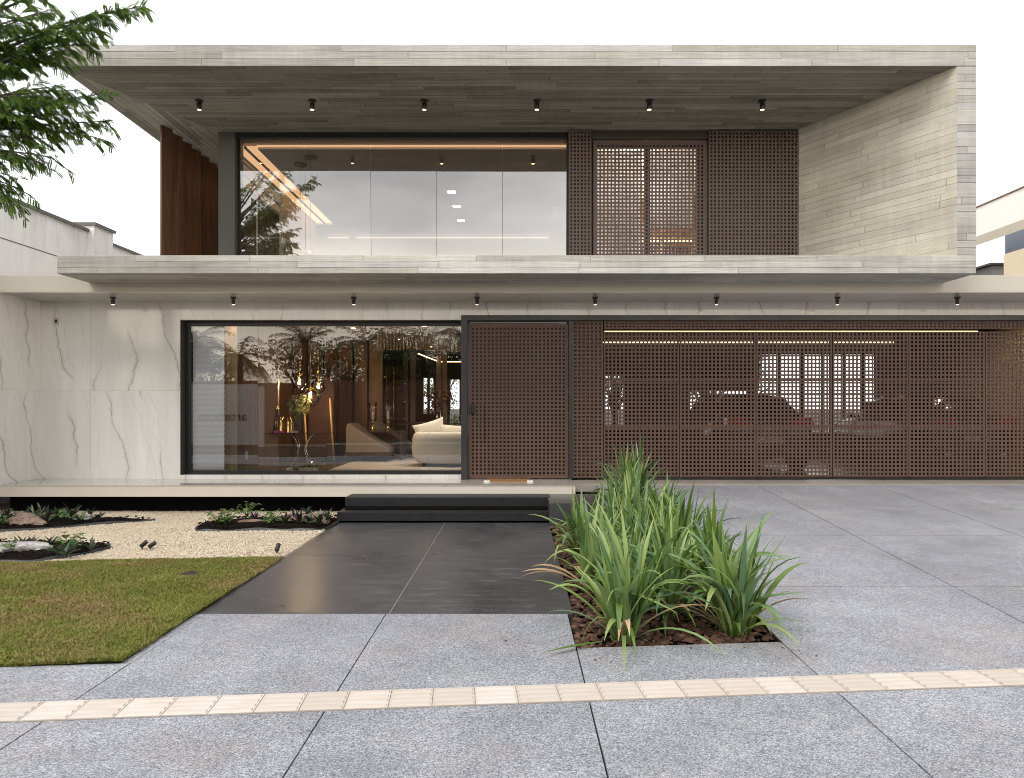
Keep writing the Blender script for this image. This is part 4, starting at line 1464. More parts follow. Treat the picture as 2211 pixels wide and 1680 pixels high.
for a, c_, z_ in ((bx0 + .06, 2.38, 4.62), (2.54, bx1 - .17, 5.15)):
    b = MB(); b.box(a, c_, 13.02, 13.024, z_, 6.58)
    b.box(a, c_, 13.01, 13.034, z_ - .03, z_)
    b.obj('roller_blind', t.mat, H)
l = bpy.data.lights.new('bedroom_lamp', 'POINT'); l.energy = 260; l.color = (1, .90, .76); l.shadow_soft_size = .12
br_ = root('bedroom_lamp', (2.4, 14.2, 6.4), 'lit ceiling lamp of the bedroom behind the lattice', 'lamp', local=True)
b = MB(); b.lathe([(.16, .1), (.18, .24), (.05, .255)], n=20); b.obj('lamp_shade', M['white_paint'], br_)
lo = bpy.data.objects.new('bedroom_lamp_light', l); lo.parent = br_; lo.location = (0, 0, -.1); COL.objects.link(lo)
b = MB(); b.box(1.14, 5.14, 16.0, 16.1, 3.99, 6.78)
b.obj('bedroom_wall', M['wood_mid'], H)
b = MB(); b.box(1.14, 5.14, 12.97, 15.98, 6.66, 6.78)
b.obj('bedroom_ceiling', M['white_paint'], H)
b = MB(); b.box(1.2, 3.6, 15.9, 15.95, 6.60, 6.63)
b.obj('bedroom_cove_light', M['led'], H)
# wardrobe with lit shelves in the bedroom
wd = root('lit_wardrobe', (2.9, 15.7, 3.992), 'warm lit shelving behind the sliding lattice screen', 'wardrobe')
b = MB()
for z in (4.0, 4.5, 5.0, 5.5): b.box(2.55, 4.0, 15.4, 15.9, z, z + .04)
for x in (2.5, 3.25, 4.0): b.box(x, x + .05, 15.38, 15.9, 4.0, 5.54)
b.obj('carcass', M['wood_light'], wd)
b = MB()
for z in (4.47, 4.97, 5.47): b.box(2.56, 3.98, 15.5, 15.53, z, z + .025)
b.obj('shelf_light', M['led'], wd)

# ------------------------------------------------------------------ ground floor shell
YP, YM = 10.95, 11.94
b = MB(); b.box(-14, 14, YP, 20.2, 3.562, 3.83)
b.obj('canopy', M['plaster_beige'], H, bevel=0.004)
b = MB(); b.box(-14, 14, YP + .004, YM + .3, 3.553, 3.561)
b.obj('porch_ceiling', M['marble_dark'], H)
wx_l, wx_r = PX(390, YM), PX(997, YM)
zw0, zw1 = 0.53, 3.235
zg1 = 3.306
b = MB()
b.box(-8.33, wx_l, YM, YM + .25, 0.459, 3.553)
b.box(wx_l, -0.97, YM, YM + .25, zw1, 3.553)
b.box(-0.97, 14, YM, YM + .25, zg1, 3.553)
b.obj('marble_wall', M['marble'], H)
b = MB(); b.box(-8.6, -8.33, YP + .003, YM + .25, 0.459, 3.553)
b.obj('marble_return', M['marble'], H)
b = MB()
b.box(-14, 0.94, YP, 12.2, 0.275, 0.445, 0)
b.obj('platform', M['cream_stone'], H, bevel=0.003)
b = MB(); b.box(-14, 0.94, YP - .004, 12.2, 0.446, 0.458)
b.obj('porch_floor', M['marble_dark'], H)
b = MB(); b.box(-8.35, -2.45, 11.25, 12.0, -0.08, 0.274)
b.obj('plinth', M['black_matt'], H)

# lower window
YLG = 12.12
lw = MB()
lw.box(wx_l, wx_l + .012, YM - .012, YLG + .02, zw0 - .04, zw1 + .005)
lw.box(wx_l + .012, -0.97, YM - .012, YLG + .02, zw1 - .012, zw1)
wf = lw.obj('living_window', M['bronze_frame'], H)
fr = MB()
fr.box(wx_l + .012, wx_l + .085, YLG - .05, YLG + .04, zw0, zw1 - .012)
fr.box(wx_l + .085, -0.93, YLG - .05, YLG + .04, zw1 - .085, zw1 - .012)
fr.box(wx_l + .085, -0.93, YLG - .05, YLG + .04, zw0, zw0 + .055)
fr.obj('frame', M['black'], wf)
sill = MB(); sill.box(wx_l, -0.97, YM - .03, YLG + .04, 0.459, zw0 - .001)
sill.obj('sill', M['marble'], wf)
pn = MB()
gx = [wx_l + .085] + [PX(q, YLG) for q in (557, 705, 854)] + [-0.93]
for i in range(4):
    yaw = (0.0025, -0.002, 0.003, -0.0015)[i]
    tl = (0.004, -0.003, 0.002, 0.005)[i]
    pn.add([(gx[i] + .0025, YLG - yaw, zw0 + .05), (gx[i + 1] - .0025, YLG + yaw, zw0 + .05), (gx[i + 1] - .0025, YLG + yaw - tl, zw1 - .08), (gx[i] + .0025, YLG - yaw - tl, zw1 - .08)], [(0, 1, 2, 3)])
pn.obj('pane', M['glass_low'], wf)

# graphite portal round door and gate
b = MB()
b.box(-0.965, -0.855, 11.82, 12.15, 0.459, zg1)
b.box(-0.855, 14, 11.82, 12.15, 3.215, zg1)
b.box(0.90, 0.965, 11.86, 12.15, 0.459, 3.215)
b.obj('metal_portal', M['portal'], H, bevel=0.003)

# front door
dx0, dx1 = -0.845, 0.895
fd = MB()
fd.box(dx0, dx1, 11.945, 11.99, 0.475, 3.16)
door = fd.obj('front_door', M['lattice_back'], H)
b = MB()
b.box(dx0, dx0 + .03, 11.89, 11.944, 0.475, 3.16); b.box(dx1 - .03, dx1, 11.89, 11.944, 0.475, 3.16)
b.box(dx0 + .03, dx1 - .03, 11.89, 11.944, 3.125, 3.16); b.box(dx0 + .03, dx1 - .03, 11.89, 11.944, 0.475, 0.51)
lattice(b, dx0 + .03, dx1 - .03, 0.51, 3.125, 11.9)
b.obj('lattice', M['lattice'], door)
b = MB(); b.box(PX(1015, 11.87), PX(1024, 11.87), 11.845, 11.889, PZ(893, 11.87), PZ(873, 11.87))
b.obj('digital_lock', M['black'], door, bevel=0.008)
b = MB(); b.box(PX(1040, 11.85), PX(1043.5, 11.85), 11.84, 11.86, PZ(952, 11.85), PZ(868, 11.85))
b.box(PX(1040.5, 11.85), PX(1043, 11.85), 11.86, 11.9, PZ(946, 11.85), PZ(944, 11.85)); b.box(PX(1040.5, 11.85), PX(1043, 11.85), 11.86, 11.9, PZ(876, 11.85), PZ(874, 11.85))
b.obj('handle', M['lattice'], door)
b = MB(); b.box(dx0 + .02, dx1 - .02, 11.93, 12.0, 3.175, 3.205)
b.obj('transom', M['table_glass'], H)

# fixed lattice beside the door, strip above the gate
b = MB(); lattice(b, 0.968, 1.50, 0.48, 3.21, 11.9)
fx = b.obj('fixed_lattice', M['lattice'], H)
b = MB(); b.box(0.968, 1.50, 11.946, 11.98, 0.48, 3.21)
b.obj('fixed_lattice_backing', M['lattice'], H)
b = MB(); lattice(b, 1.52, 14.0, 3.075, 3.212, 11.9)
b.box(1.52, 14.0, 11.945, 11.97, 3.075, 3.212)
b.obj('gate_fascia', M['lattice'], H)

# garage gate of lattice panels
gg = MB()
gg.box(1.51, 14.0, 11.99, 12.04, 0.472, 0.495)
gate = gg.obj('garage_gate', M['bronze_frame'], H)
xs = 1.515
k = 0
while xs < 12:
    w_ = 1.318
    b = MB()
    lattice(b, xs, xs + w_, 0.5, 3.03, 11.91)
    b.box(xs + .002, xs + .03, 11.936, 11.965, 0.499, 3.031); b.box(xs + w_ - .03, xs + w_ - .002, 11.936, 11.965, 0.499, 3.031)
    for zz in (2.165, 1.35):
        b.box(xs + .028, xs + w_ - .028, 11.925, 11.962, zz, zz + .055)
    b.obj('lattice_panel', M['lattice'], gate)
    xs += 1.333
b = MB(); b.box(1.55, PX(2108, 12.1), 12.06, 12.08, 3.046, 3.060)
b.obj('gate_light', M['led_thin'], H)

# garage and living room shell
b = MB(); b.box(0.9, 13, 12.201, 17.5, 0.40, 0.478)
M['garage_floor'] = plain('garage_floor', (0.16, 0.165, 0.18), 0.22, var=0.1, scale=2)
b.obj('garage_floor', M['garage_floor'], H)
b = MB(); b.box(1.30, 1.45, 12.05, 17.3, 0.478, 3.55)
b.obj('garage_party_wall', M['wood_dark'], H)
b = MB(); b.box(10.75, 10.95, 12.2, 17.3, 0.478, 3.55)
b.obj('garage_side_wall', M['tan_paint'], H)
b = MB()
ox0, ox1, oz0, oz1 = 6.15, 9.15, 1.02, 3.05
b.box(1.45, 2.25, 17.3, 17.5, 0.478, 3.55); b.box(2.75, 4.4, 17.3, 17.5, 0.478, 3.55)
b.box(2.25, 2.75, 17.3, 17.5, 0.478, 1.2); b.box(2.25, 2.75, 17.3, 17.5, 2.5, 3.55)
b.box(4.4, ox0, 17.3, 17.5, 0.478, 1.6); b.box(4.4, ox0, 17.3, 17.5, 2.15, 3.55)
b.box(ox0, ox1, 17.3, 17.5, 0.478, oz0); b.box(ox0, ox1, 17.3, 17.5, oz1, 3.55)
b.box(ox1, 10.75, 17.3, 17.5, 0.478, 3.55)
for x in (6.65, 7.2, 7.75, 8.3, 8.75): b.box(x, x + .06, 17.32, 17.4, oz0, oz1)
b.box(ox0, ox1, 17.33, 17.39, 2.0, 2.06)
M['dark_wall'] = plain('dark_garage_wall', (0.035, 0.030, 0.026), 0.8, var=0.1)
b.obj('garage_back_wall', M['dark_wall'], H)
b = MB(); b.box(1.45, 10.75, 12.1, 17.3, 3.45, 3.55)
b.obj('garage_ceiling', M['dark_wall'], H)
b = MB(); b.box(1.6, PX(1930, 17.2), 17.2, 17.22, 3.322, 3.35)
b.obj('garage_light', emit('garage_led', (1.0, .70, .36), 3.2), H)

ZI = 0.535
b = MB(); b.box(-8.2, 1.3, 12.22, 24, ZI - .08, ZI)
M['int_floor'] = plain('interior_floor', (0.10, 0.085, 0.072), 0.25, var=0.1, scale=2)
b.obj('living_floor', M['int_floor'], H)
b = MB(); b.box(-8.2, 1.3, 12.2, 24, 3.30, 3.40)
M['int_ceil'] = plain('interior_ceiling', (0.20, 0.17, 0.14), 0.8, var=0.05)
b.obj('living_ceiling', M['int_ceil'], H)
b = MB(); b.box(-8.2, -8.0, 12.25, 24, ZI, 3.3)
b.obj('living_side_wall', M['wood_dark'], H)
b = MB(); b.box(PX(486, 12.55), PX(514, 12.55), 12.5, 12.56, ZI, 3.28)
b.obj('light_wood_panel', M['wood_light'], H)
b = MB(); b.box(PX(514, 13.0), PX(600, 13.0), 13.0, 13.08, ZI, 3.28)
b.obj('wood_panel', M['wood_mid'], H)
b = MB(); b.box(PX(530, 12.99), PX(535.5, 12.99), 12.985, 12.998, PZ(992, 12.99), PZ(975, 12.99))
b.obj('socket', M['white_paint'], H)
b = MB()
for i in range(7):
    x = PX(600, 16.2) + i * 0.36
    b.box(x, x + .30, 16.2 + .05 * (i % 2), 16.35, ZI, 3.28)
b.obj('vertical_panelling', M['wood_mid'], H)
# back wall with openings
b = MB()
YBK = 21.0
ops = [(PX(914, YBK), PX(936, YBK), 1.5, 2.6), (PX(972, YBK), PX(1010, YBK), ZI, 2.55)]
xs_ = -8.2
for x0, x1, z0, z1 in ops:
    b.box(xs_, x0, YBK, YBK + .15, ZI, 3.3)
    if z0 > ZI + .01: b.box(x0, x1, YBK, YBK + .15, ZI, z0)
    b.box(x0, x1, YBK, YBK + .15, z1, 3.3)
    xs_ = x1
b.box(xs_, 1.3, YBK, YBK + .15, ZI, 3.3)
b.box((ops[0][0] + ops[0][1]) / 2 - .04, (ops[0][0] + ops[0][1]) / 2 + .04, YBK + .02, YBK + .1, 1.5, 2.6)
b.box(ops[1][0] + .28, ops[1][0] + .34, YBK + .02, YBK + .1, ZI, 2.55)
b.obj('living_back_wall', M['wood_dark'], H)
b = MB()
for x in (PX(870, 19), PX(886, 19), PX(942, 19), PX(955, 19)):
    b.box(x, x + .13, 19.0, 19.06, ZI, 3.2)
M['curtain'] = plain('taupe_curtain', (0.38, 0.32, 0.25), 0.9, var=0.12, scale=20)
b.obj('curtain', M['curtain'], H)
# slatted wood ceiling feature near the front window
b = MB()
for i in range(30):
    x = -3.0 + i * 0.07
    b.box(x, x + .035, 14.6, 14.64, 2.93, 3.29)
b.obj('ceiling_slats', M['wood_light'], H)
b = MB()
pts = [P(903, 764, 16.1), P(950, 781, 18.2), P(1064, 781, 18.2), P(1108, 807, 23)]
zc = 3.26
pts = [(PX(903, 19.9), 19.9 * .85, zc), (PX(950, 23.4) * .85, 23.4 * .85, zc), (PX(1064, 23.4) * .85, 23.4 * .85, zc)]
b.box(PX(948, 19.4), PX(1066, 19.4), 19.4, 19.42, 2.98, 3.0)
b.tube([(PX(903, 16.4), 16.4, 2.99), (PX(948, 19.4), 19.41, 2.99)], 0.012, 4)
b.tube([(PX(1066, 19.4), 19.41, 2.99), (PX(1107, 20.95), 20.95, 2.75)], 0.016, 4)
b.obj('ceiling_light_line', M['led'], H)

# blind in the lower window
bl = MB()
nz_ = 27
for i in range(nz_):
    z0 = zw0 + .06 + (zw1 - .15 - zw0) * i / nz_
    z1 = zw0 + .06 + (zw1 - .15 - zw0) * (i + 1) / nz_
    bl.add([(wx_l + .09, 12.215, z0), (PX(484, 12.2), 12.215, z0), (PX(484, 12.2), 12.197, (z0 + z1) / 2), (wx_l + .09, 12.197, (z0 + z1) / 2), (PX(484, 12.2), 12.215, z1), (wx_l + .09, 12.215, z1)],
           [(0, 1, 2, 3), (3, 2, 4, 5)], 0, True)
tag(bl.obj('roman_blind', M['blind']), 'pale horizontal slat blind behind the left end of the lower window', 'blind')

# doorbell box on the marble wall
b = MB(); b.box(PX(115, 11.93), PX(126, 11.93), 11.925, 11.938, PZ(702, 11.93), PZ(686, 11.93))
db = b.obj('wall_sensor', M['plaster_beige'], None, bevel=0.003)
tag(db, 'small grey square sensor box on the marble wall', 'sensor')
b = MB(); b.box(PX(118, 11.92), PX(123, 11.92), 11.918, 11.9245, PZ(697, 11.92), PZ(690, 11.92))
b.obj('sensor_lens', M['black'], db)
# doormat
b = MB(); b.box(PX(1050, 11.6), PX(1145, 11.6), 11.42, 11.78, 0.459, 0.478)
M['coir'] = plain('coir_mat', (0.30, 0.155, 0.06), 0.95, var=0.2, scale=60, bump=0.6)
dm = b.obj('doormat', M['coir'], None)
tag(dm, 'brown coir doormat with pale scrolled corners in front of the lattice door', 'doormat')
for x in (PX(1045, 11.5), PX(1138, 11.5)):
    b = MB(); b.box(x, x + .1, 11.40, 11.50, 0.4592, 0.4815)
    b.obj('mat_corner', M['white_paint'], dm)

# ------------------------------------------------------------------ ceiling spotlights
def spot(loc, up, label, group, s=1.0, bulb=True):
    r_ = root('ceiling_spotlight', loc, label, 'spotlight', group, local=True)
    c = MB(); c.lathe([(0.052 * s, -0.018), (0.055 * s, -0.012), (0.055 * s, 0.0)], n=20)
    c.obj('base_plate', M['black'], r_)
    c = MB(); c.tube([(0, 0, -0.015), (0, 0, -0.05 * s)], 0.009, 8)
    c.tube([(-0.038 * s, 0, -0.045 * s), (0.038 * s, 0, -0.045 * s)], 0.008, 8)
    c.obj('bracket', M['black'], r_)
    c = MB(); c.lathe([(0.031 * s, -0.05 * s), (0.034 * s, -0.056 * s), (0.034 * s, -0.135 * s), (0.030 * s, -0.138 * s), (0.026 * s, -0.125 * s)], n=20)
    c.obj('lamp_head', M['black'], r_)
    c = MB(); c.lathe([(0.001, -0.128 * s), (0.027 * s, -0.128 * s), (0.027 * s, -0.134 * s), (0.018 * s, -0.141 * s), (0.001, -0.143 * s)], n=16)
    c.obj('bulb', M['bulb'], r_)
    return r_


for i, x in enumerate((430, 674, 916, 1159, 1402, 1646)):
    r_ = spot((PX(x, 11.32), 11.32, ZS), True, f'lit black spotlight under the concrete roof, {ORD[i]} from the left', 'spotlights under the concrete roof', 1.15)
    l = bpy.data.lights.new('spot_beam', 'SPOT'); l.energy = 14; l.color = (1, .72, .42); l.spot_size = R(55); l.shadow_soft_size = .03
    lo = bpy.data.objects.new('spot_beam', l); lo.parent = r_; lo.location = (0, 0, -0.17); COL.objects.link(lo)
for i, x in enumerate((244, 504, 764, 1030, 1285, 1547, 1808, 2067)):
    spot((PX(x, 11.46), 11.46, 3.553), False, f'black spotlight under the marble porch ceiling, {ORD[i]} from the left', 'spotlights under the porch ceiling', 0.86)

# ================================================================== INTERIOR THINGS
# glass globe pendants
def globe(x, y, Y, r, ring, label):
    c = P(x, y, Y)
    r_ = root('globe_pendant', (c.x, Y, c.z), label, 'pendant lamp', 'glass globe pendants in the living room', local=True)
    g = MB(); g.sphere((0, 0, 0), r, 24)
    g.obj('globe', M['glass_thin'], r_)
    g = MB(); g.tube([(0, 0, 0.02), (0, 0, 3.26 - c.z)], 0.008, 8)
    if ring:
        zz = 0.50
        g.tube([(math.cos(a) * .05, 0, zz + math.sin(a) * .05) for a in np.linspace(0, 2 * PI, 20)], 0.006, 6)
    g.tube([(0, 0, .12), (r * .8, 0, .22)], 0.006, 6)
    g.obj('rod', M['gold'], r_)
    g = MB(); g.lathe([(0.002, 0.05), (r * .62, 0.045), (r * .6, 0.06), (0.002, 0.065)], n=24)
    g.obj('disc', M['glass_thin'], r_)
    g = MB(); g.sphere((0, 0, -0.01), 0.034, 12)
    g.obj('bulb', M['bulb'], r_)
    l = bpy.data.lights.new('bulb_light', 'POINT'); l.energy = 16; l.color = (1, .66, .34); l.shadow_soft_size = .04
    lo = bpy.data.objects.new('bulb_light', l); lo.parent = r_; lo.location = (0, 0, -.06); COL.objects.link(lo)


globe(646, 826, 13.6, 0.135, True, 'left glass globe pendant with a brass ring on its rod')
globe(670, 855, 13.2, 0.205, False, 'largest and lowest glass globe pendant')
globe(687, 835, 13.9, 0.15, False, 'right glass globe pendant behind the largest one')

# console table
YT = 12.95
tz = PZ(934, YT)
ct = root('console_table', (PX(650, YT), YT, ZI), 'slim console table with curved polished legs behind the lower window', 'table')
b = MB(); b.box(PX(578, YT), PX(722, YT), YT - .22, YT + .22, tz - .012, tz)
b.obj('tabletop', M['table_glass'], ct)
for sg_, xt, xm, xb in ((1, 632, 647, 630), (-1, 682, 661, 684)):
    b = MB()
    pts = []
    for i in range(13):
        u = i / 12
        xx = (1 - u) ** 2 * PX(xt, YT) + 2 * u * (1 - u) * (2 * PX(xm, YT) - .5 * (PX(xt, YT) + PX(xb, YT))) + u * u * PX(xb, YT)
        pts.append((xx, tz - .012 - (tz - .012 - ZI - .06) * u))
    out = [(q[0] - .012, q[1]) for q in pts] + [(q[0] + .012, q[1]) for q in reversed(pts)]
    for i in range(12):
        a, c_ = pts[i], pts[i + 1]
        b.add([(a[0] - .01, YT - .1, a[1]), (a[0] + .01, YT - .1, a[1]), (a[0] + .01, YT + .1, a[1]), (a[0] - .01, YT + .1, a[1]),
               (c_[0] - .01, YT - .1, c_[1]), (c_[0] + .01, YT - .1, c_[1]), (c_[0] + .01, YT + .1, c_[1]), (c_[0] - .01, YT + .1, c_[1])],
              [(0, 4, 5, 1), (1, 5, 6, 2), (2, 6, 7, 3), (3, 7, 4, 0)], 0, True)
    b.obj('leg', M['chrome'], ct)
    b = MB(); b.box(PX(xb, YT) - (.06 if sg_ > 0 else .30), PX(xb, YT) + .06, YT - .14, YT + .14, ZI, ZI + .07)
    b.obj('foot', M['chrome'], ct)
for i, (x, y, h_) in enumerate(((607, 931, .30), (623, 934, .27), (629.5, 928, .32))):
    Y = YT + (-.05, -.12, .08)[i]
    b = MB(); b.lathe([(.055, 0), (.05, .01), (.043, h_ * .6), (.045, h_), (.040, h_), (.038, h_ - .03), (.002, h_ - .03)], n=20)
    o = b.obj('gold_vase', M['gold']); o.location = (PX(x, Y), Y, tz)
    tag(o, f'{["left", "middle front", "right rear"][i]} one of three gold cylinder vases on the console', 'vase', 'gold vases on the console')
for nm, x0, x1, c, lab in (('book', 599, 620, (0.55, 0.03, 0.28), 'magenta book under the figurine on the console'), ('book', 633, 645, (0.70, 0.38, 0.42), 'pale pink book right of the gold vases')):
    b = MB(); b.box(PX(x0, YT), PX(x1, YT), YT - .19, YT - .02, tz + .001, tz + .035)
    tag(b.obj(nm, plain('book_cover', c, .6), None, bevel=.002), lab, 'book', 'books on the console')
fg = root('figurine', (PX(597.5, YT), YT + .02, tz), 'small robed figurine with a gold crown on the console', 'figurine', local=True)
b = MB(); b.lathe([(.085, 0), (.088, .015), (.07, .12), (.05, .26), (.022, .36), (.012, .38)], n=18, sy=.7)
b.obj('robe', plain('navy_robe', (.01, .012, .03), .6), fg)
b = MB(); b.lathe([(.089, .0), (.0895, .02), (.083, .035)], n=18, sy=.72)
b.tube([(-.02, -.055, .03), (-.01, -.035, .3)], .006, 6); b.tube([(.025, -.055, .03), (.01, -.033, .3)], .006, 6)
for a_ in range(5): b.sphere((math.sin(a_ * 2.1) * .03, -.052 + .004 * a_, .06 + .05 * a_), .009, 8)
b.obj('gold_trim', M['gold'], fg)
b = MB(); b.sphere((0, -.005, .40), .026, 12, sz=1.2)
b.obj('head', plain('dark_clay', (.05, .025, .015), .6), fg)
b = MB(); b.lathe([(.022, .42), (.034, .44), (.028, .465), (.004, .50)], n=12)
b.obj('crown', M['gold'], fg)
vs_ = root('flower_vase', (PX(646, YT + .1), YT + .1, tz), 'clear glass vase holding a loose green and cream bouquet', 'vase', local=True)
b = MB(); b.lathe([(.075, 0), (.08, .01), (.085, .33), (.09, .36)], n=22)
b.obj('glass_vase', M['glass_thin'], vs_)
b = MB(); f_ = MB(); w_ = MB()
rn = random.Random(5)
for i in range(60):
    az = rn.uniform(0, 2 * PI); r_ = rn.uniform(0.02, 0.24); h = .40 + rn.uniform(0, .34) - r_ * .35
    t_ = Vector((math.cos(az) * r_, math.sin(az) * r_, h))
    b.tube([(math.cos(az + 2) * .03, math.sin(az + 2) * .03, .02), (t_.x * .3, t_.y * .3, .34), t_], .003, 4)
    for k in range(9):
        q = t_ + Vector((rn.uniform(-1, 1), rn.uniform(-1, 1), rn.uniform(-1, 1))) * .04
        (f_ if rn.random() < .6 else w_).sphere(q, rn.uniform(.006, .013), 5)
b.obj('stems', M['broad'], vs_); f_.obj('buds', plain('lime_buds', (.16, .22, .03), .7), vs_); w_.obj('blossoms', plain('cream_blossoms', (.35, .30, .18), .8), vs_)

# easel with a dark red panel
YE = 14.4
e = root('easel', (PX(690, YE), YE, ZI), 'wooden easel leg and dark red board behind the console', 'easel')
b = MB(); b.tube([(PX(657, YE), YE, PZ(880, YE)), (PX(672, YE), YE - .25, ZI)], .022, 6)
b.tube([(PX(712, YE), YE, PZ(860, YE)), (PX(724, YE), YE - .1, ZI)], .022, 6)
b.obj('leg', M['wood_light'], e)
b = MB(); b.add([(PX(660, YE), YE + .05, PZ(985, YE)), (PX(722, YE), YE + .02, PZ(985, YE)), (PX(712, YE), YE + .3, PZ(815, YE)), (PX(664, YE), YE + .3, PZ(815, YE)),
                (PX(660, YE), YE + .08, PZ(985, YE)), (PX(722, YE), YE + .05, PZ(985, YE)), (PX(712, YE), YE + .33, PZ(815, YE)), (PX(664, YE), YE + .33, PZ(815, YE))],
               [(0, 1, 2, 3), (7, 6, 5, 4), (0, 4, 5, 1), (1, 5, 6, 2), (2, 6, 7, 3), (3, 7, 4, 0)])
b.obj('board', M['rust'], e)

# shelf unit
YS = 17.2
sx0, sx1 = PX(728, YS), PX(872, YS)
s_ = root('shelf_unit', ((sx0 + sx1) / 2, YS, ZI), 'dark wooden wall unit with brass uprights at the back of the living room', 'shelf')
b = MB(); b.box(sx0, sx1, YS + .3, YS + .34, ZI, 2.75)
b.obj('back_panel', M['wood_dark'], s_)
b = MB()
shz = [0.95, 1.38, 1.82, 2.28]
for z in shz: b.box(sx0, sx1, YS, YS + .3, z, z + .04)
b.obj('shelf_board', M['wood_dark'], s_)
b = MB()
for x in (760, 798, 811, 834, 850): b.tube([(PX(x, YS), YS - .02, ZI), (PX(x, YS), YS - .02, 2.72)], .014, 6)
b.obj('brass_upright', M['gold'], s_)
def bowl(x, z, r, lab):
    q = MB(); q.lathe([(r * .4, 0), (r * .15, .03), (r * .2, .05), (r * .8, .09), (r, .16), (r * .94, .16), (r * .7, .1), (.002, .07)], n=16)
    o = q.obj('gold_bowl', M['gold']); o.location = (PX(x, YS + .12), YS + .12, z + .041)
    tag(o, lab, 'bowl', 'gold ornaments on the wall unit')
for i, (x, z, r) in enumerate(((748, 2.28, .11), (772, 2.28, .11), (822, 2.28, .15), (832, 1.38, .13), (740, 0.95, .12), (766, 0.95, .12))):
    bowl(x, z, r, f'gold footed bowl on the {["top", "top", "top", "second lowest", "lowest", "lowest"][i]} shelf, {ORD[[0, 1, 2, 0, 0, 1][i]]} from the left there')
b = MB(); b.box(PX(788, YS), PX(794, YS), YS + .05, YS + .2, 1.42, 1.75); b.box(PX(795, YS), PX(800, YS), YS + .05, YS + .2, 1.42, 1.78)
tag(b.obj('white_box_file', M['white_paint']), 'pair of upright white books joined on the middle shelf', 'books')

# sloped lounge chairs
def chaise(x, Y, label, flip=False):
    r_ = root('lounge_chair', (PX(x, Y), Y, ZI), label, 'lounge chair', 'taupe lounge chairs in the living room', local=True)
    prof = [(0.02, .20), (0.04, .78), (.10, .84), (.16, .80), (.55, .52), (.92, .30), (.95, .20)]
    b = MB(); b.prism(prof, -.36, .36, axis='y', smooth=False)
    b.obj('seat_shell', M['fabric_grey'], r_, bevel=.03)
    b = MB(); b.box(0.0, .97, -.38, .38, .15, .199)
    b.obj('base_rail', M['wood_dark'], r_)
    for xx in (.05, .9):
        for yy in (-.33, .33):
            b = MB(); b.tube([(xx, yy, 0), (xx, yy, .15)], [.014, .024], 8)
            b.obj('leg', M['wood_dark'], r_)
    return r_


chaise(752, 14.75, 'front taupe lounge chair with a sloping side seen in profile')
chaise(805, 15.9, 'rear taupe lounge chair behind the two tall candle holders')
st_ = root('side_table', (PX(822, 15.2), 15.2, ZI), 'low dark table carrying the tall candle holders', 'table', local=True)
b = MB(); b.box(-.55, .55, -.3, .3, .62, .65); b.obj('tabletop', M['wood_dark'], st_)
for xx in (-.5, .5):
    b = MB(); b.box(xx - .03, xx + .03, -.28, .28, 0, .619); b.obj('leg', M['wood_dark'], st_)
for x, y, h_, lab in ((805, 936, .62, 'taller left gold footed glass candle holder'), (838, 938, .60, 'right gold footed glass candle holder beside the white sofa')):
    Yc = 15.1
    r_ = root('candle_holder', (PX(x, Yc), Yc, ZI + .651), lab, 'candle holder', 'gold footed glass candle holders', local=True)
    b = MB(); b.lathe([(.08, 0), (.075, .02), (.02, .04), (.03, .08), (.015, .12), (.03, .17), (.06, .21)], n=16); b.obj('stem', M['gold'], r_)
    b = MB(); b.lathe([(.06, .21), (.085, .28), (.085, .5), (.10, h_)], n=18); b.obj('glass_cup', M['glass_thin'], r_)
    b = MB(); b.lathe([(.03, .22), (.03, .42), (.001, .43)], n=12); b.obj('candle', M['fabric_white'], r_)

# white tub sofa
sf = root('tub_sofa', (-1.05, 13.6, ZI), 'rounded cream sofa seen from behind', 'sofa', local=True)
def superell(a, c, n_, e=2.6):
    out = []
    for i in range(n_):
        t_ = 2 * PI * i / n_
        ct_, st2 = math.cos(t_), math.sin(t_)
        out.append((a * math.copysign(abs(ct_) ** (2 / e), ct_), c * math.copysign(abs(st2) ** (2 / e), st2)))
    return out
b = MB()
rings = [(.08, .86), (.11, .92), (.22, .98), (.38, 1.0), (.55, .985), (.64, .955), (.685, .90), (.69, .82), (.64, .78), (.42, .76)]
vs, fs = [], []
NN = 56
for z, s in rings:
    for x, y in superell(1.04 * s, .50 * s, NN): vs.append((x, y, z))
for i in range(len(rings) - 1):
    for k in range(NN):
        k2 = (k + 1) % NN
        fs.append((i * NN + k, i * NN + k2, (i + 1) * NN + k2, (i + 1) * NN + k))
fs.append(tuple(range((len(rings) - 1) * NN, len(rings) * NN)))
b.add(vs, fs, 0, True)
b.obj('sofa_shell', M['fabric_white'], sf)
b = MB(); b.lathe([(.5, 0), (.5, .085)], n=24, sx=1.7, sy=.7); b.obj('sofa_plinth', M['black'], sf)
b = MB()
for k in (36, 42, 48):
    pts = []
    for z, s in rings[1:8]:
        x, y = superell(1.04 * s, .50 * s, NN)[k]; pts.append((x * 1.001, y * 1.003 - .001, z))
    b.tube(pts, .004, 5)
b.obj('seam', M['fabric_white'], sf)
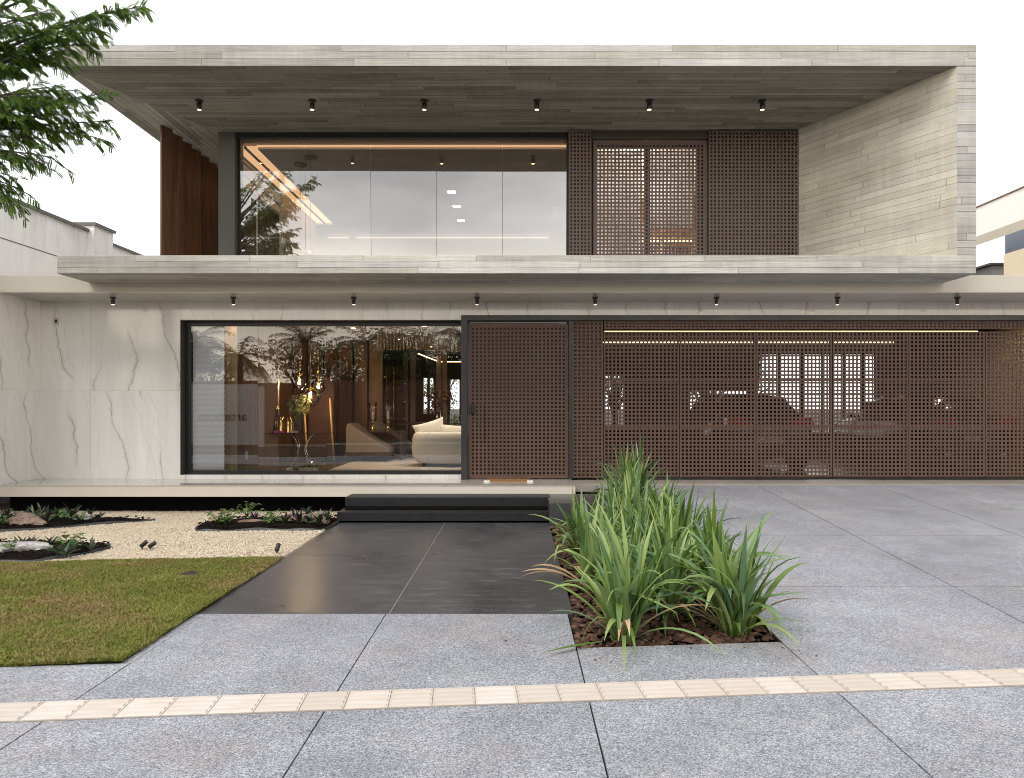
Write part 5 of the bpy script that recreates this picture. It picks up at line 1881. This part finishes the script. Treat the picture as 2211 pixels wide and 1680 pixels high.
def cushion(loc, sx, sz, rot, lab):
    vs, fs = [], []
    n_ = 12
    for sgn in (1, -1):
        for i in range(n_ + 1):
            for j in range(n_ + 1):
                u, v = i / n_ * 2 - 1, j / n_ * 2 - 1
                pu = u * (1 - .10 * (1 - v * v)); pv = v * (1 - .13 * (1 - u * u))
                d = .075 * ((1 - u * u) * (1 - v * v)) ** .45
                vs.append((pu * sx, sgn * d, pv * sz))
    m = (n_ + 1) ** 2
    for i in range(n_):
        for j in range(n_):
            a = i * (n_ + 1) + j
            fs.append((a, a + n_ + 1, a + n_ + 2, a + 1)); fs.append((m + a, m + a + 1, m + a + n_ + 2, m + a + n_ + 1))
    q = MB(); q.add(vs, fs, 0, True)
    o = q.obj('cushion', M['fabric_white']); o.location = loc; o.rotation_euler = rot
    tag(o, lab, 'cushion', 'cream cushions on the sofa')
cushion((-1.73, 13.62, ZI + .70), .32, .21, (R(-14), R(-16), 0.1), 'left cream cushion with a raised corner on the sofa back')
cushion((-1.18, 13.58, ZI + .66), .40, .17, (R(-14), R(2), 0), 'middle cream cushion lying low on the sofa back')
cushion((-.66, 13.62, ZI + .70), .30, .22, (R(-14), R(20), 0), 'right cream cushion next to the door portal')
b = MB(); b.box(PX(712, 12.7), 1.0, 12.62, 16.8, ZI + .001, ZI + .02)
tag(b.obj('rug', M['rug']), 'pale rug under the sofa and the lounge chairs', 'rug')
# plant and dried bouquet near the back
def bouquet(loc, size, mat, potmat, label, name='dried_bouquet', seed=2):
    r_ = root(name, loc, label, 'plant', local=True)
    b = MB(); b.lathe([(.07, 0), (.1, .1), (.09, .22), (.06, .28)], n=16); b.obj('vase', potmat, r_)
    b = MB(); rn = random.Random(seed)
    for i in range(130):
        d = Vector((rn.gauss(0, 1), rn.gauss(0, 1), rn.gauss(.3, .8))); d.normalize()
        c = Vector((0, 0, .28 + size * .6)) + d * size * rn.uniform(.4, 1)
        strap(b, c, rn.uniform(0, 2 * PI), size * .3, size * .15, rn.uniform(.4, 1.4), .5, 3)
    b.obj('leaves', mat, r_)
M['dried'] = leafmat('dried_leaf', [(0.1, (.10, .04, .012)), (.9, (.28, .13, .05))], .7, .1, .2)
dt = root('dining_table', (PX(930, 17.5), 17.5, ZI), 'dark dining table behind the sofa', 'table', local=True)
b = MB(); b.box(-.9, .9, -.4, .4, .73, .77); b.obj('tabletop', M['wood_dark'], dt)
b = MB(); b.box(-.5, .5, -.2, .2, 0, .729); b.obj('pedestal', M['wood_dark'], dt)
bouquet((PX(945, 17.5), 17.5, ZI + .771), .42, M['dried'], M['chrome'], 'large dried brown bouquet on the dining table')
bouquet((PX(985, 14.6), 14.6, ZI + .45), .2, M['broad'], M['black'], 'yellow green potted plant beyond the sofa cushions', 'potted_plant', 4)
b = MB(); b.box(-.2, .2, -.2, .2, 0, .449); o = b.obj('plant_stand', M['wood_dark']); o.location = (PX(985, 14.6), 14.6, ZI)
tag(o, 'dark stand under the potted plant behind the sofa', 'stand')
# recessed downlights of the living room
for i, (x, Y) in enumerate(((PX(760, 13.6), 13.7), (PX(920, 13.6), 13.4), (PX(1010, 14), 13.4), (PX(860, 16), 16.0), (PX(930, 18), 18.0), (PX(505, 12.5), 12.42))):
    r_ = root('recessed_downlight', (x, Y, 3.3), f'recessed ceiling downlight in the living room, {ORD[i]} of six', 'ceiling light', 'recessed downlights in the living room', local=True)
    c = MB(); c.lathe([(.06, -.004), (.06, -.001)], n=18); c.obj('trim', M['white_paint'], r_)
    c = MB(); c.lathe([(.045, -.008), (.045, -.0045)], n=18); c.obj('lens', M['bulb'], r_)
    l = bpy.data.lights.new('downlight_beam', 'SPOT'); l.energy = (8, 110, 110, 14, 20, 3)[i]; l.color = (1, .86, .68); l.spot_size = R(95); l.spot_blend = .6; l.shadow_soft_size = .05
    lo = bpy.data.objects.new('downlight_beam', l); lo.parent = r_; lo.location = (0, 0, -.03); COL.objects.link(lo)

r_ = root('garage_fill_light', (9.7, 14.4, 3.45), 'added fill light under the garage ceiling near its tan side wall', 'ceiling light', local=True)  # lamp added to brighten the tan side wall
c = MB(); c.lathe([(.06, -.004), (.06, -.001)], n=18); c.obj('trim', M['white_paint'], r_)
c = MB(); c.lathe([(.045, -.008), (.045, -.0045)], n=18); c.obj('lens', M['bulb'], r_)
l = bpy.data.lights.new('garage_fill_beam', 'SPOT'); l.energy = 26; l.color = (1, .78, .52); l.spot_size = R(150); l.spot_blend = .7; l.shadow_soft_size = .05
lo = bpy.data.objects.new('garage_fill_beam', l); lo.parent = r_; lo.location = (0, 0, -.03); lo.rotation_euler = (0, R(-25), 0); COL.objects.link(lo)

# ================================================================== CARS in the garage
M['car_paint'] = plain('dark_car_paint', (0.012, 0.012, 0.014), 0.12, 0.0, 0.8, var=.05)
M['car_glass'] = plain('car_glass', (0.008, 0.009, 0.010), 0.05, 0.0, 0.8, var=.02)
M['tyre'] = plain('tyre_rubber', (0.012, 0.012, 0.012), .85)
M['tail'] = plain('red_tail_lamp', (0.50, 0.006, 0.010), .15, var=.05)
M['plate'] = plain('number_plate', (0.55, 0.55, 0.55), .5, var=.04)


def car(loc, rz, label, paint):
    """car with its tail towards -y; stations run from the tail to the nose"""
    r_ = root('parked_car', loc, label, 'car', 'dark cars parked in the garage', local=True)
    r_.rotation_euler = (0, 0, rz)
    #        y     half  zlow  zbelt  zroof  roof half
    ST = [(0.00, .74, .42, .84, .86, .62), (0.05, .84, .34, .92, .96, .66), (0.35, .89, .24, .97, 1.20, .62), (0.75, .91, .20, .97, 1.44, .58), (1.4, .92, .18, .95, 1.50, .60),
          (2.2, .92, .18, .93, 1.49, .60), (2.75, .92, .18, .92, 1.36, .60), (3.35, .91, .18, .90, .96, .66), (3.9, .88, .2, .84, .87, .66), (4.25, .80, .28, .72, .75, .58), (4.35, .66, .36, .62, .64, .5)]
    vs, fs = [], []
    for y, h, z0, zb, zr, rh in ST:
        half = [(h * .82, z0), (h * .97, z0 + .10), (h, (z0 + zb) / 2), (h * .975, zb - .06), (h * .93, zb), (rh + (h * .93 - rh) * .25, zb + (zr - zb) * .75), (rh * .88, zr - .012), (rh * .45, zr + .01)]
        ring = [(x, y, z) for x, z in half] + [(-x, y, z) for x, z in reversed(half)]
        vs += ring
    n = 16
    for i in range(len(ST) - 1):
        for k in range(n):
            k2 = (k + 1) % n
            fs.append((i * n + k, i * n + k2, (i + 1) * n + k2, (i + 1) * n + k))
    fs.append(tuple(range(n - 1, -1, -1))); fs.append(tuple(range((len(ST) - 1) * n, len(ST) * n)))
    b = MB(); b.add(vs, fs, 0, True)
    b.obj('body', paint, r_)
    q = MB()
    q.add([(-.62, .12, 1.0), (.62, .12, 1.0), (.52, .70, 1.435), (-.52, .70, 1.435)], [(0, 1, 2, 3)])
    q.obj('rear_window', M['car_glass'], r_)
    for sx in (1, -1):
        q = MB(); pts = [(sx * .885, .75, 1.0), (sx * .885, 2.95, .97), (sx * .70, 2.55, 1.36), (sx * .68, .95, 1.39)]
        q.add(pts, [(0, 1, 2, 3)] if sx > 0 else [(3, 2, 1, 0)]); q.obj('side_window', M['car_glass'], r_)
        q = MB(); q.prism([(sx * .38, .90), (sx * .82, .88), (sx * .80, 1.03), (sx * .40, 1.0)] if sx > 0 else [(-.38, .90), (-.40, 1.0), (-.80, 1.03), (-.82, .88)], -.03, .14, axis='y')
        q.obj('tail_light', M['tail'], r_)
        q = MB(); q.prism([(sx * .88, .98), (sx * .88, 1.1), (sx * 1.03, 1.1), (sx * 1.03, .98)] if sx > 0 else [(-.88, .98), (-1.03, .98), (-1.03, 1.1), (-.88, 1.1)], 2.75, 2.85, axis='y')
        q.obj('mirror', paint, r_, bevel=.02)
        q = MB(); q.tube([(sx * .45, -.03, .31), (sx * .65, -.03, .31)], .03, 10); q.obj('exhaust', M['chrome'], r_)
        for y in (.78, 3.45):
            w_ = MB(); w_.tube([(sx * .70, y, .32), (sx * .925, y, .32)], .32, 24, smooth=False)
            wo_ = w_.obj('wheel', M['tyre'], r_)
            w_ = MB(); w_.tube([(sx * .926, y, .32), (sx * .935, y, .32)], .2, 20, smooth=False)
            w_.obj('rim', M['chrome'], wo_)
    q = MB(); q.box(-.24, .24, -.03, -.004, .56, .68); q.obj('number_plate', M['plate'], r_, bevel=.004)
    q = MB(); q.box(-.78, .78, -.04, .1, .36, .50); q.obj('rear_bumper', M['black'], r_, bevel=.03)
    q = MB(); q.box(-.36, .36, -.02, .1, .82, .845); q.obj('chrome_strip', M['chrome'], r_)


car((4.72, 12.75, .479), 0.0, 'dark car seen from behind through the lattice gate, red tail lights', M['car_paint'])
car((8.95, 13.3, .479), R(3), 'dark car deeper in the garage near the tan wall', plain('brown_car_paint', (0.03, 0.022, 0.015), .15, 0, .8))

# ================================================================== NEIGHBOURS
# white boundary wall on the left
t = NT('stained_white_wall')
p = t.pos()
x, y, z = t.sep(p)
st1 = t.noise(t.comb(t.m('MULTIPLY', y, 3.0), t.m('MULTIPLY', z, 0.35), 0.0), 1.5, 6, .7)
st2 = t.noise(p, 0.8, 5, .65)
topd = t.mr(z, 4.2, 5.5, 0.15, 1.0)
k = t.m('MULTIPLY', t.mr(t.m('ADD', t.m('MULTIPLY', st1, .6), t.m('MULTIPLY', st2, .4)), .46, .68), topd)
c = t.mix(t.m('MULTIPLY', k, .75), (.90, .905, .92), (.40, .40, .41))
M['stained_white'] = t.out(c, .85)
WL = root('boundary_wall', (-9.3, 16, 0), 'tall stained white boundary wall with a capped pier, left of the house', 'wall')
b = MB(); b.box(-9.5, -9.2, 8.5, 14.62, -.05, 5.46); b.box(-9.5, -9.2, 15.3, 40, -.05, 5.38)
b.obj('wall_face', M['stained_white'], WL)
b = MB(); b.box(-9.55, -9.05, 14.62, 15.3, -.05, 5.60)
b.obj('pier', M['stained_white'], WL)
b = MB(); b.box(-9.55, -9.15, 8.5, 14.61, 5.461, 5.52); b.box(-9.55, -9.15, 15.31, 40, 5.381, 5.43); b.box(-9.6, -9.0, 14.58, 15.34, 5.601, 5.66)
M['cap'] = plain('dark_wall_cap', (.16, .155, .15), .85, var=.3, local=False)
b.obj('coping', M['cap'], WL)
b = MB()
for z in (4.72, 3.95, 3.2): b.box(-9.203, -9.196, 8.5, 14.6, z, z + .02); b.box(-9.203, -9.196, 15.32, 40, z, z + .02)
b.obj('groove', M['cap'], WL)

# right hand neighbour
NB = root('neighbour_house', (15, 18, 0), 'cream neighbouring house with a deep white roof fascia, right of the house', 'house')
b = MB(); b.box(11.4, 12.03, 9, 40, 5.93, 6.645)
b.obj('roof_fascia', M['white_paint'], NB, bevel=.006)
b = MB(); b.box(11.37, 12.06, 8.97, 40.03, 6.646, 6.672)
b.obj('roof_edge', M['wood_mid'], NB)
b = MB(); b.box(13.55, 13.8, 6, 19, -.05, 5.95)
b.obj('wall', M['cream_paint'], NB)
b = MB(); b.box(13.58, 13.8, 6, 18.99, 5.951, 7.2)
b.obj('upper_shade_band', plain('shade_band', (.10, .12, .16), .3, var=.15, scale=2), NB)  # dark blue band painted in for the shade on the upper wall
SB = root('far_parapet', (18, 25, 0), 'small dark grey parapet block far behind the cream neighbouring house', 'building')
b = MB(); b.box(16.85, 20, 24.2, 27, -.05, 6.72)
b.obj('wall', M['cap'], SB)
b = MB(); b.box(16.7, 20.1, 24.05, 27.1, 6.721, 6.79)
b.obj('coping', M['black'], SB)

# ================================================================== TREES
M['leaf_tree'] = leafmat('feathery_leaf', [(0.05, (.028, .078, .030)), (0.4, (.07, .15, .034)), (0.7, (.15, .26, .036)), (0.95, (.34, .45, .055))], .5, .5, .4, 1.1)
M['bark_tree'] = plain('grey_bark', (.09, .075, .062), .9, var=.3, scale=8, bump=.6)


def frond_leaf(A, base, d, L, rn, npair=10, lw=0.0105, ll=0.025):
    """one pinnate leaf: a drooping rachis with pairs of small leaflets"""
    d = d.normalized()
    side = d.cross(Vector((0, 0, 1)))
    side = side.normalized() if side.length > 1e-4 else Vector((1, 0, 0))
    p = Vector(base)
    roll = rn.uniform(-.9, .9)
    for i in range(npair):
        d = (d + Vector((0, 0, -0.07))).normalized()
        p = p + d * (L / npair)
        up = side.cross(d).normalized()
        s2 = side * math.cos(roll) + up * math.sin(roll)
        sc = 0.7 + 0.5 * math.sin(PI * (i + 1) / (npair + 1))
        for sg_ in (1, -1):
            q = (s2 * sg_ + d * 0.55 + Vector((0, 0, -0.25))).normalized()
            w = d * lw * sc
            e = p + q * ll * sc
            m_ = p + q * ll * sc * .5
            b0 = len(A[0])
            A[0].extend([tuple(p), tuple(m_ + w), tuple(e), tuple(m_ - w)])
            A[1].append((b0, b0 + 1, b0 + 2, b0 + 3))


def feather_tree():
    rn = random.Random(21)
    T = root('feathery_tree', (-8.4, 7.6, 0), 'green feathery leaved tree overhanging the left edge of the roof', 'tree')
    tr_ = MB()
    top = Vector((-8.2, 7.9, 4.6))
    tr_.tube([(-8.4, 7.6, -.05), (-8.35, 7.65, 1.2), (-8.2, 7.75, 2.8), top], [.22, .17, .15, .13], 12)
    A = ([], [])
    tips = []
    def tipat(x, y, Y): return P(x, y, Y)
    for x, y, Y in [(300, 14, 8.9), (262, 22, 8.8), (215, 35, 8.7), (205, 64, 8.9), (190, 95, 8.8), (150, 108, 8.9), (120, 118, 8.6), (165, 60, 8.5), (120, 60, 8.3), (75, 30, 8.2), (30, 60, 8.1), (40, 120, 8.3), (10, 20, 8.0), (110, 20, 8.5), (60, 90, 8.6), (15, 150, 8.4), (55, 145, 8.7),
                    (205, 205, 8.8), (170, 195, 8.7), (130, 185, 8.6), (228, 262, 8.9), (205, 296, 8.9), (180, 245, 8.8), (150, 230, 8.5), (110, 215, 8.4), (70, 200, 8.4), (35, 205, 8.2), (90, 255, 8.6), (135, 275, 8.8), (50, 250, 8.4), (15, 240, 8.2), (100, 300, 8.7), (60, 300, 8.5),
                    (112, 340, 8.8), (70, 345, 8.6), (35, 330, 8.4), (20, 380, 8.5), (45, 410, 8.7), (25, 430, 8.6), (5, 350, 8.4), (5, 410, 8.5),
                    (-60, 40, 8.2), (-70, 140, 8.3), (-60, 240, 8.3), (-50, 340, 8.4), (-140, 60, 8.0), (-140, 180, 8.1), (-130, 300, 8.2), (-240, 100, 8.0), (-230, 230, 8.1), (30, -60, 8.2), (120, -70, 8.5), (200, -50, 8.8), (-80, -80, 8.2), (60, -150, 8.4), (-180, -60, 8.0), (150, -150, 8.6)]:
        tips.append(tipat(x, y, Y))
    for t_ in tips:
        start = top + Vector((rn.uniform(-.1, .1), rn.uniform(-.1, .1), rn.uniform(-.4, .3)))
        mid = start.lerp(t_, 0.5) + Vector((rn.uniform(-.1, .1), rn.uniform(-.15, .15), 0.25 + rn.uniform(-.1, .2)))
        pts = []
        for i in range(11):
            u = i / 10
            pts.append((1 - u) ** 2 * start + 2 * u * (1 - u) * mid + u * u * t_)
        tr_.tube(pts, [.035 * (1 - u / 10) ** 1.1 + .005 for u in range(11)], 6)
        Lb = (t_ - start).length
        # twigs on the outer metre
        ntw = 14
        for i in range(ntw):
            u = 1 - (i / ntw) * min(0.62, 1.15 / Lb) + rn.uniform(-.01, .01)
            u = min(1.0, u)
            k_ = u * 10; j = min(9, int(k_))
            p0 = pts[j].lerp(pts[j + 1], k_ - j)
            dirb = (pts[j + 1] - pts[j]).normalized()
            sd = dirb.cross(Vector((0, 0, 1))).normalized() * (1 if i % 2 else -1)
            td = (dirb * rn.uniform(.5, 1.1) + sd * rn.uniform(.2, .9) + Vector((0, 0, rn.uniform(-.6, .3)))).normalized()
            tl = rn.uniform(.10, .30)
            p1 = p0 + td * tl + Vector((0, 0, -.04))
            tr_.tube([p0, p0.lerp(p1, .5) + Vector((0, 0, .01)), p1], [.006, .004, .002], 4)
            for q in range(8):
                v = (q + .6) / 8
                b0 = p0.lerp(p1, v)
                ld = (td + Vector((rn.uniform(-.9, .9), rn.uniform(-.9, .9), rn.uniform(-.8, .25)))).normalized()
                frond_leaf(A, b0, ld, rn.uniform(.09, .15), rn)
    tr_.obj('trunk', M['bark_tree'], T)
    me = MB(); me.v = A[0]; me.f = A[1]; me.m = [0] * len(A[1]); me.s = [False] * len(A[1])
    me.obj('crown', M['leaf_tree'], T)


feather_tree()


def bushy_tree(loc, h, rad, seed, label, mat, n=2600, group=None):
    rn = random.Random(seed)
    T = root('garden_tree', loc, label, 'tree', group, local=True)
    b = MB(); b.tube([(0, 0, -.1), (.05, .03, h * .4), (0, .1, h * .75)], [.14, .1, .04], 8)
    cl_ = []
    for i in range(16):
        d = Vector((rn.gauss(0, 1), rn.gauss(0, 1), rn.gauss(0, .8))).normalized() * rad * rn.uniform(.3, .95)
        c = Vector((0, 0, h * .72)) + Vector((d.x, d.y, d.z * h * .4 / rad * .8))
        cl_.append(c)
        b.tube([(0, 0, h * .4), c * .5 + Vector((0, 0, h * .25)), c], [.05, .03, .01], 5)
    b.obj('trunk', M['bark_tree'], T)
    c_ = MB()
    for i in range(n):
        c = rn.choice(cl_)
        p_ = c + Vector((rn.gauss(0, 1), rn.gauss(0, 1), rn.gauss(0, .8))) * rad * .22
        u = Vector((rn.gauss(0, 1), rn.gauss(0, 1), rn.gauss(0, 1))).normalized(); v = u.orthogonal().normalized()
        s = rad * rn.uniform(.03, .06)
        c_.add([p_ - u * s, p_ + v * s * .5, p_ + u * s, p_ - v * s * .5], [(0, 1, 2, 3)])
    c_.obj('crown', mat, T)


M['leaf_garden'] = leafmat('garden_leaf', [(0.05, (.03, .07, .012)), (.5, (.08, .15, .02)), (.95, (.22, .32, .05))], .5, .4, .4)
M['leaf_dark'] = leafmat('dark_leaf', [(0.05, (.012, .028, .010)), (.5, (.03, .06, .016)), (.95, (.07, .11, .03))], .5, .25, .4)
for i, (x, y, h, r_) in enumerate(((2.9, 20.5, 3.6, .9), (5.6, 20.0, 3.4, .8), (7.2, 21.0, 4.0, .7), (-2.6, 24.5, 3.6, 1.0))):
    bushy_tree((x, y, 0), h, r_, 60 + i, ['bright green tree seen through the left garage opening', 'green tree seen through the low garage opening', 'yellow green tree behind the big garage opening', 'green tree beyond the living room window'][i], M['leaf_garden'], 1800, 'trees in the back garden')

# ------------------------------------------------------------------ across the street (seen only mirrored in the glazing)
def palm(loc, h, seed, label, fr=2.3):
    rn = random.Random(seed)
    T = root('palm_tree', loc, label, 'palm', 'palms across the street', local=True)
    b = MB(); lx, ly = rn.uniform(-.4, .4), rn.uniform(-.3, .3)
    pts = [(lx * (i / 6) ** 2, ly * (i / 6) ** 2, h * i / 6 - .1 * (i == 0)) for i in range(7)]
    b.tube(pts, [.26, .2, .18, .17, .16, .16, .14], 10)
    b.obj('trunk', M['bark_tree'], T)
    c = MB()
    top = Vector(pts[-1])
    for k in range(20):
        az = k * 2.4 + rn.uniform(-.2, .2); el = rn.uniform(-.5, 1.2)
        d = Vector((math.cos(az) * math.cos(el), math.sin(az) * math.cos(el), math.sin(el)))
        p_ = top.copy(); L = fr * rn.uniform(.8, 1.15); n = 16
        for i in range(n):
            d = (d + Vector((0, 0, -.085))).normalized()
            q = p_ + d * (L / n)
            side = d.cross(Vector((0, 0, 1))).normalized()
            c.add([p_ - side * .012, p_ + side * .012, q + side * .010, q - side * .010], [(0, 1, 2, 3)])
            ll = fr * .27 * math.sin(PI * (i + 1.5) / (n + 3)) ** .6
            for sg_ in (1, -1):
                for e in (0, .5):
                    m_ = p_.lerp(q, e)
                    tip = m_ + side * sg_ * ll * .8 + d * ll * .5 + Vector((0, 0, -ll * rn.uniform(.2, .65)))
                    w = d * .022
                    c.add([m_ - w, m_ + w, tip], [(0, 1, 2)])
            p_ = q
    c.obj('crown', M['leaf_dark'], T)


PT = [(-14.2, -11.5, 4.3), (-11.6, -12.5, 5.2), (-9.8, -11.2, 4.0), (-7.6, -12.2, 5.0), (-5.0, -13.0, 4.6), (-2.6, -11.8, 5.3), (0.2, -13.2, 4.6), (3.2, -12, 5.0), (-17.5, -12.8, 5.1), (7.0, -13, 4.8), (-19.6, -11.6, 4.7), (-21.8, -12.6, 5.3), (-24.5, -12, 4.6)]
for i, (x, y, h) in enumerate(PT):
    palm((x, y, 0), h, 400 + i, f'palm across the street mirrored in the glass, {ORD[i]} built along the wall', 2.2)
for i, (x, y, h, r_) in enumerate(((-6.2, -10.2, 4.4, 1.7), (-1.4, -10.6, 4.6, 1.7), (-3.4, -14, 6.0, 2.0), (-12.4, -14, 5.8, 2.0), (4.8, -14, 5.4, 1.9), (-9.0, -13.5, 5.6, 2.0), (-15.5, -11, 4.6, 1.7), (0.8, -14, 5.8, 2.0), (-7.2, -16, 6.4, 2.2), (-18.6, -14, 5.6, 2.0), (-22.5, -14.5, 5.8, 2.1))):
    bushy_tree((x, y, 0), h, r_, 80 + i, f'dark bushy tree behind the street wall, {ORD[i]} of eleven', M['leaf_dark'], 2600, 'bushy trees across the street')
t = NT('brick_wall')
br = t.new('ShaderNodeTexBrick')
x, y, z = t.sep(t.pos())
t.link(t.comb(x, z, 0), br.inputs['Vector'])
br.inputs['Color1'].default_value = (.17, .075, .045, 1); br.inputs['Color2'].default_value = (.22, .10, .06, 1); br.inputs['Mortar'].default_value = (.10, .055, .04, 1)
br.inputs['Scale'].default_value = 1.0
br.inputs['Brick Width'].default_value = .8; br.inputs['Row Height'].default_value = .4; br.inputs['Mortar Size'].default_value = .012
M['brick'] = t.out(br.outputs['Color'], .85)
bw_ = root('street_wall', (0, -9, 0), 'red brown block wall across the street', 'wall')
b = MB(); b.box(-40, 30, -9.1, -8.9, -.2, 2.9)
b.obj('wall_face', M['brick'], bw_)
b = MB()
for x in (-10.9, -2.0, 6): b.box(x, x + .55, -9.2, -8.8, -.2, 3.2)
b.obj('pier', M['brick'], bw_)
bn = root('white_hoarding', (-12.5, -5.2, 0), 'white hoarding with dark lower case lettering across the street', 'hoarding')
b = MB(); b.box(-14.0, -11.05, -5.3, -5.2, 0.0, 2.62)
b.obj('panel', M['white_paint'], bn)
fc = bpy.data.curves.new('lettering', 'FONT')
fc.body = 'artefacto'; fc.size = .58; fc.extrude = .004; fc.align_x = 'CENTER'
fc.materials.append(plain('black_lettering', (.02, .02, .02), .6))
ft = bpy.data.objects.new('lettering_curve', fc)
COL.objects.link(ft)
bpy.context.view_layer.update()
fm = bpy.data.meshes.new_from_object(ft.evaluated_get(bpy.context.evaluated_depsgraph_get()))
bpy.data.objects.remove(ft)
fo = bpy.data.objects.new('lettering', fm)
COL.objects.link(fo); fo.parent = bn
fo.rotation_euler = (R(90), 0, R(180)); fo.location = (-.02, .012, 1.05)
hs = root('tiled_house', (-2, -18, 0), 'low house with a clay tiled roof across the street', 'house')
b = MB(); b.box(-8, 6, -22, -16, -.2, 3.0); b.obj('wall', M['plaster_beige'], hs)
b = MB(); b.prism([(-23, 2.9), (-15, 2.9), (-15, 3.0), (-19, 4.5), (-23, 3.0)], -8.6, 6.6, axis='x')
for i in range(60): b.tube([(-8.5 + i * .255, -15.0, 3.05), (-8.5 + i * .255, -19, 4.55)], .07, 6)
M['tile'] = plain('clay_tile', (.25, .17, .12), .8, var=.2)
b.obj('roof', M['tile'], hs)
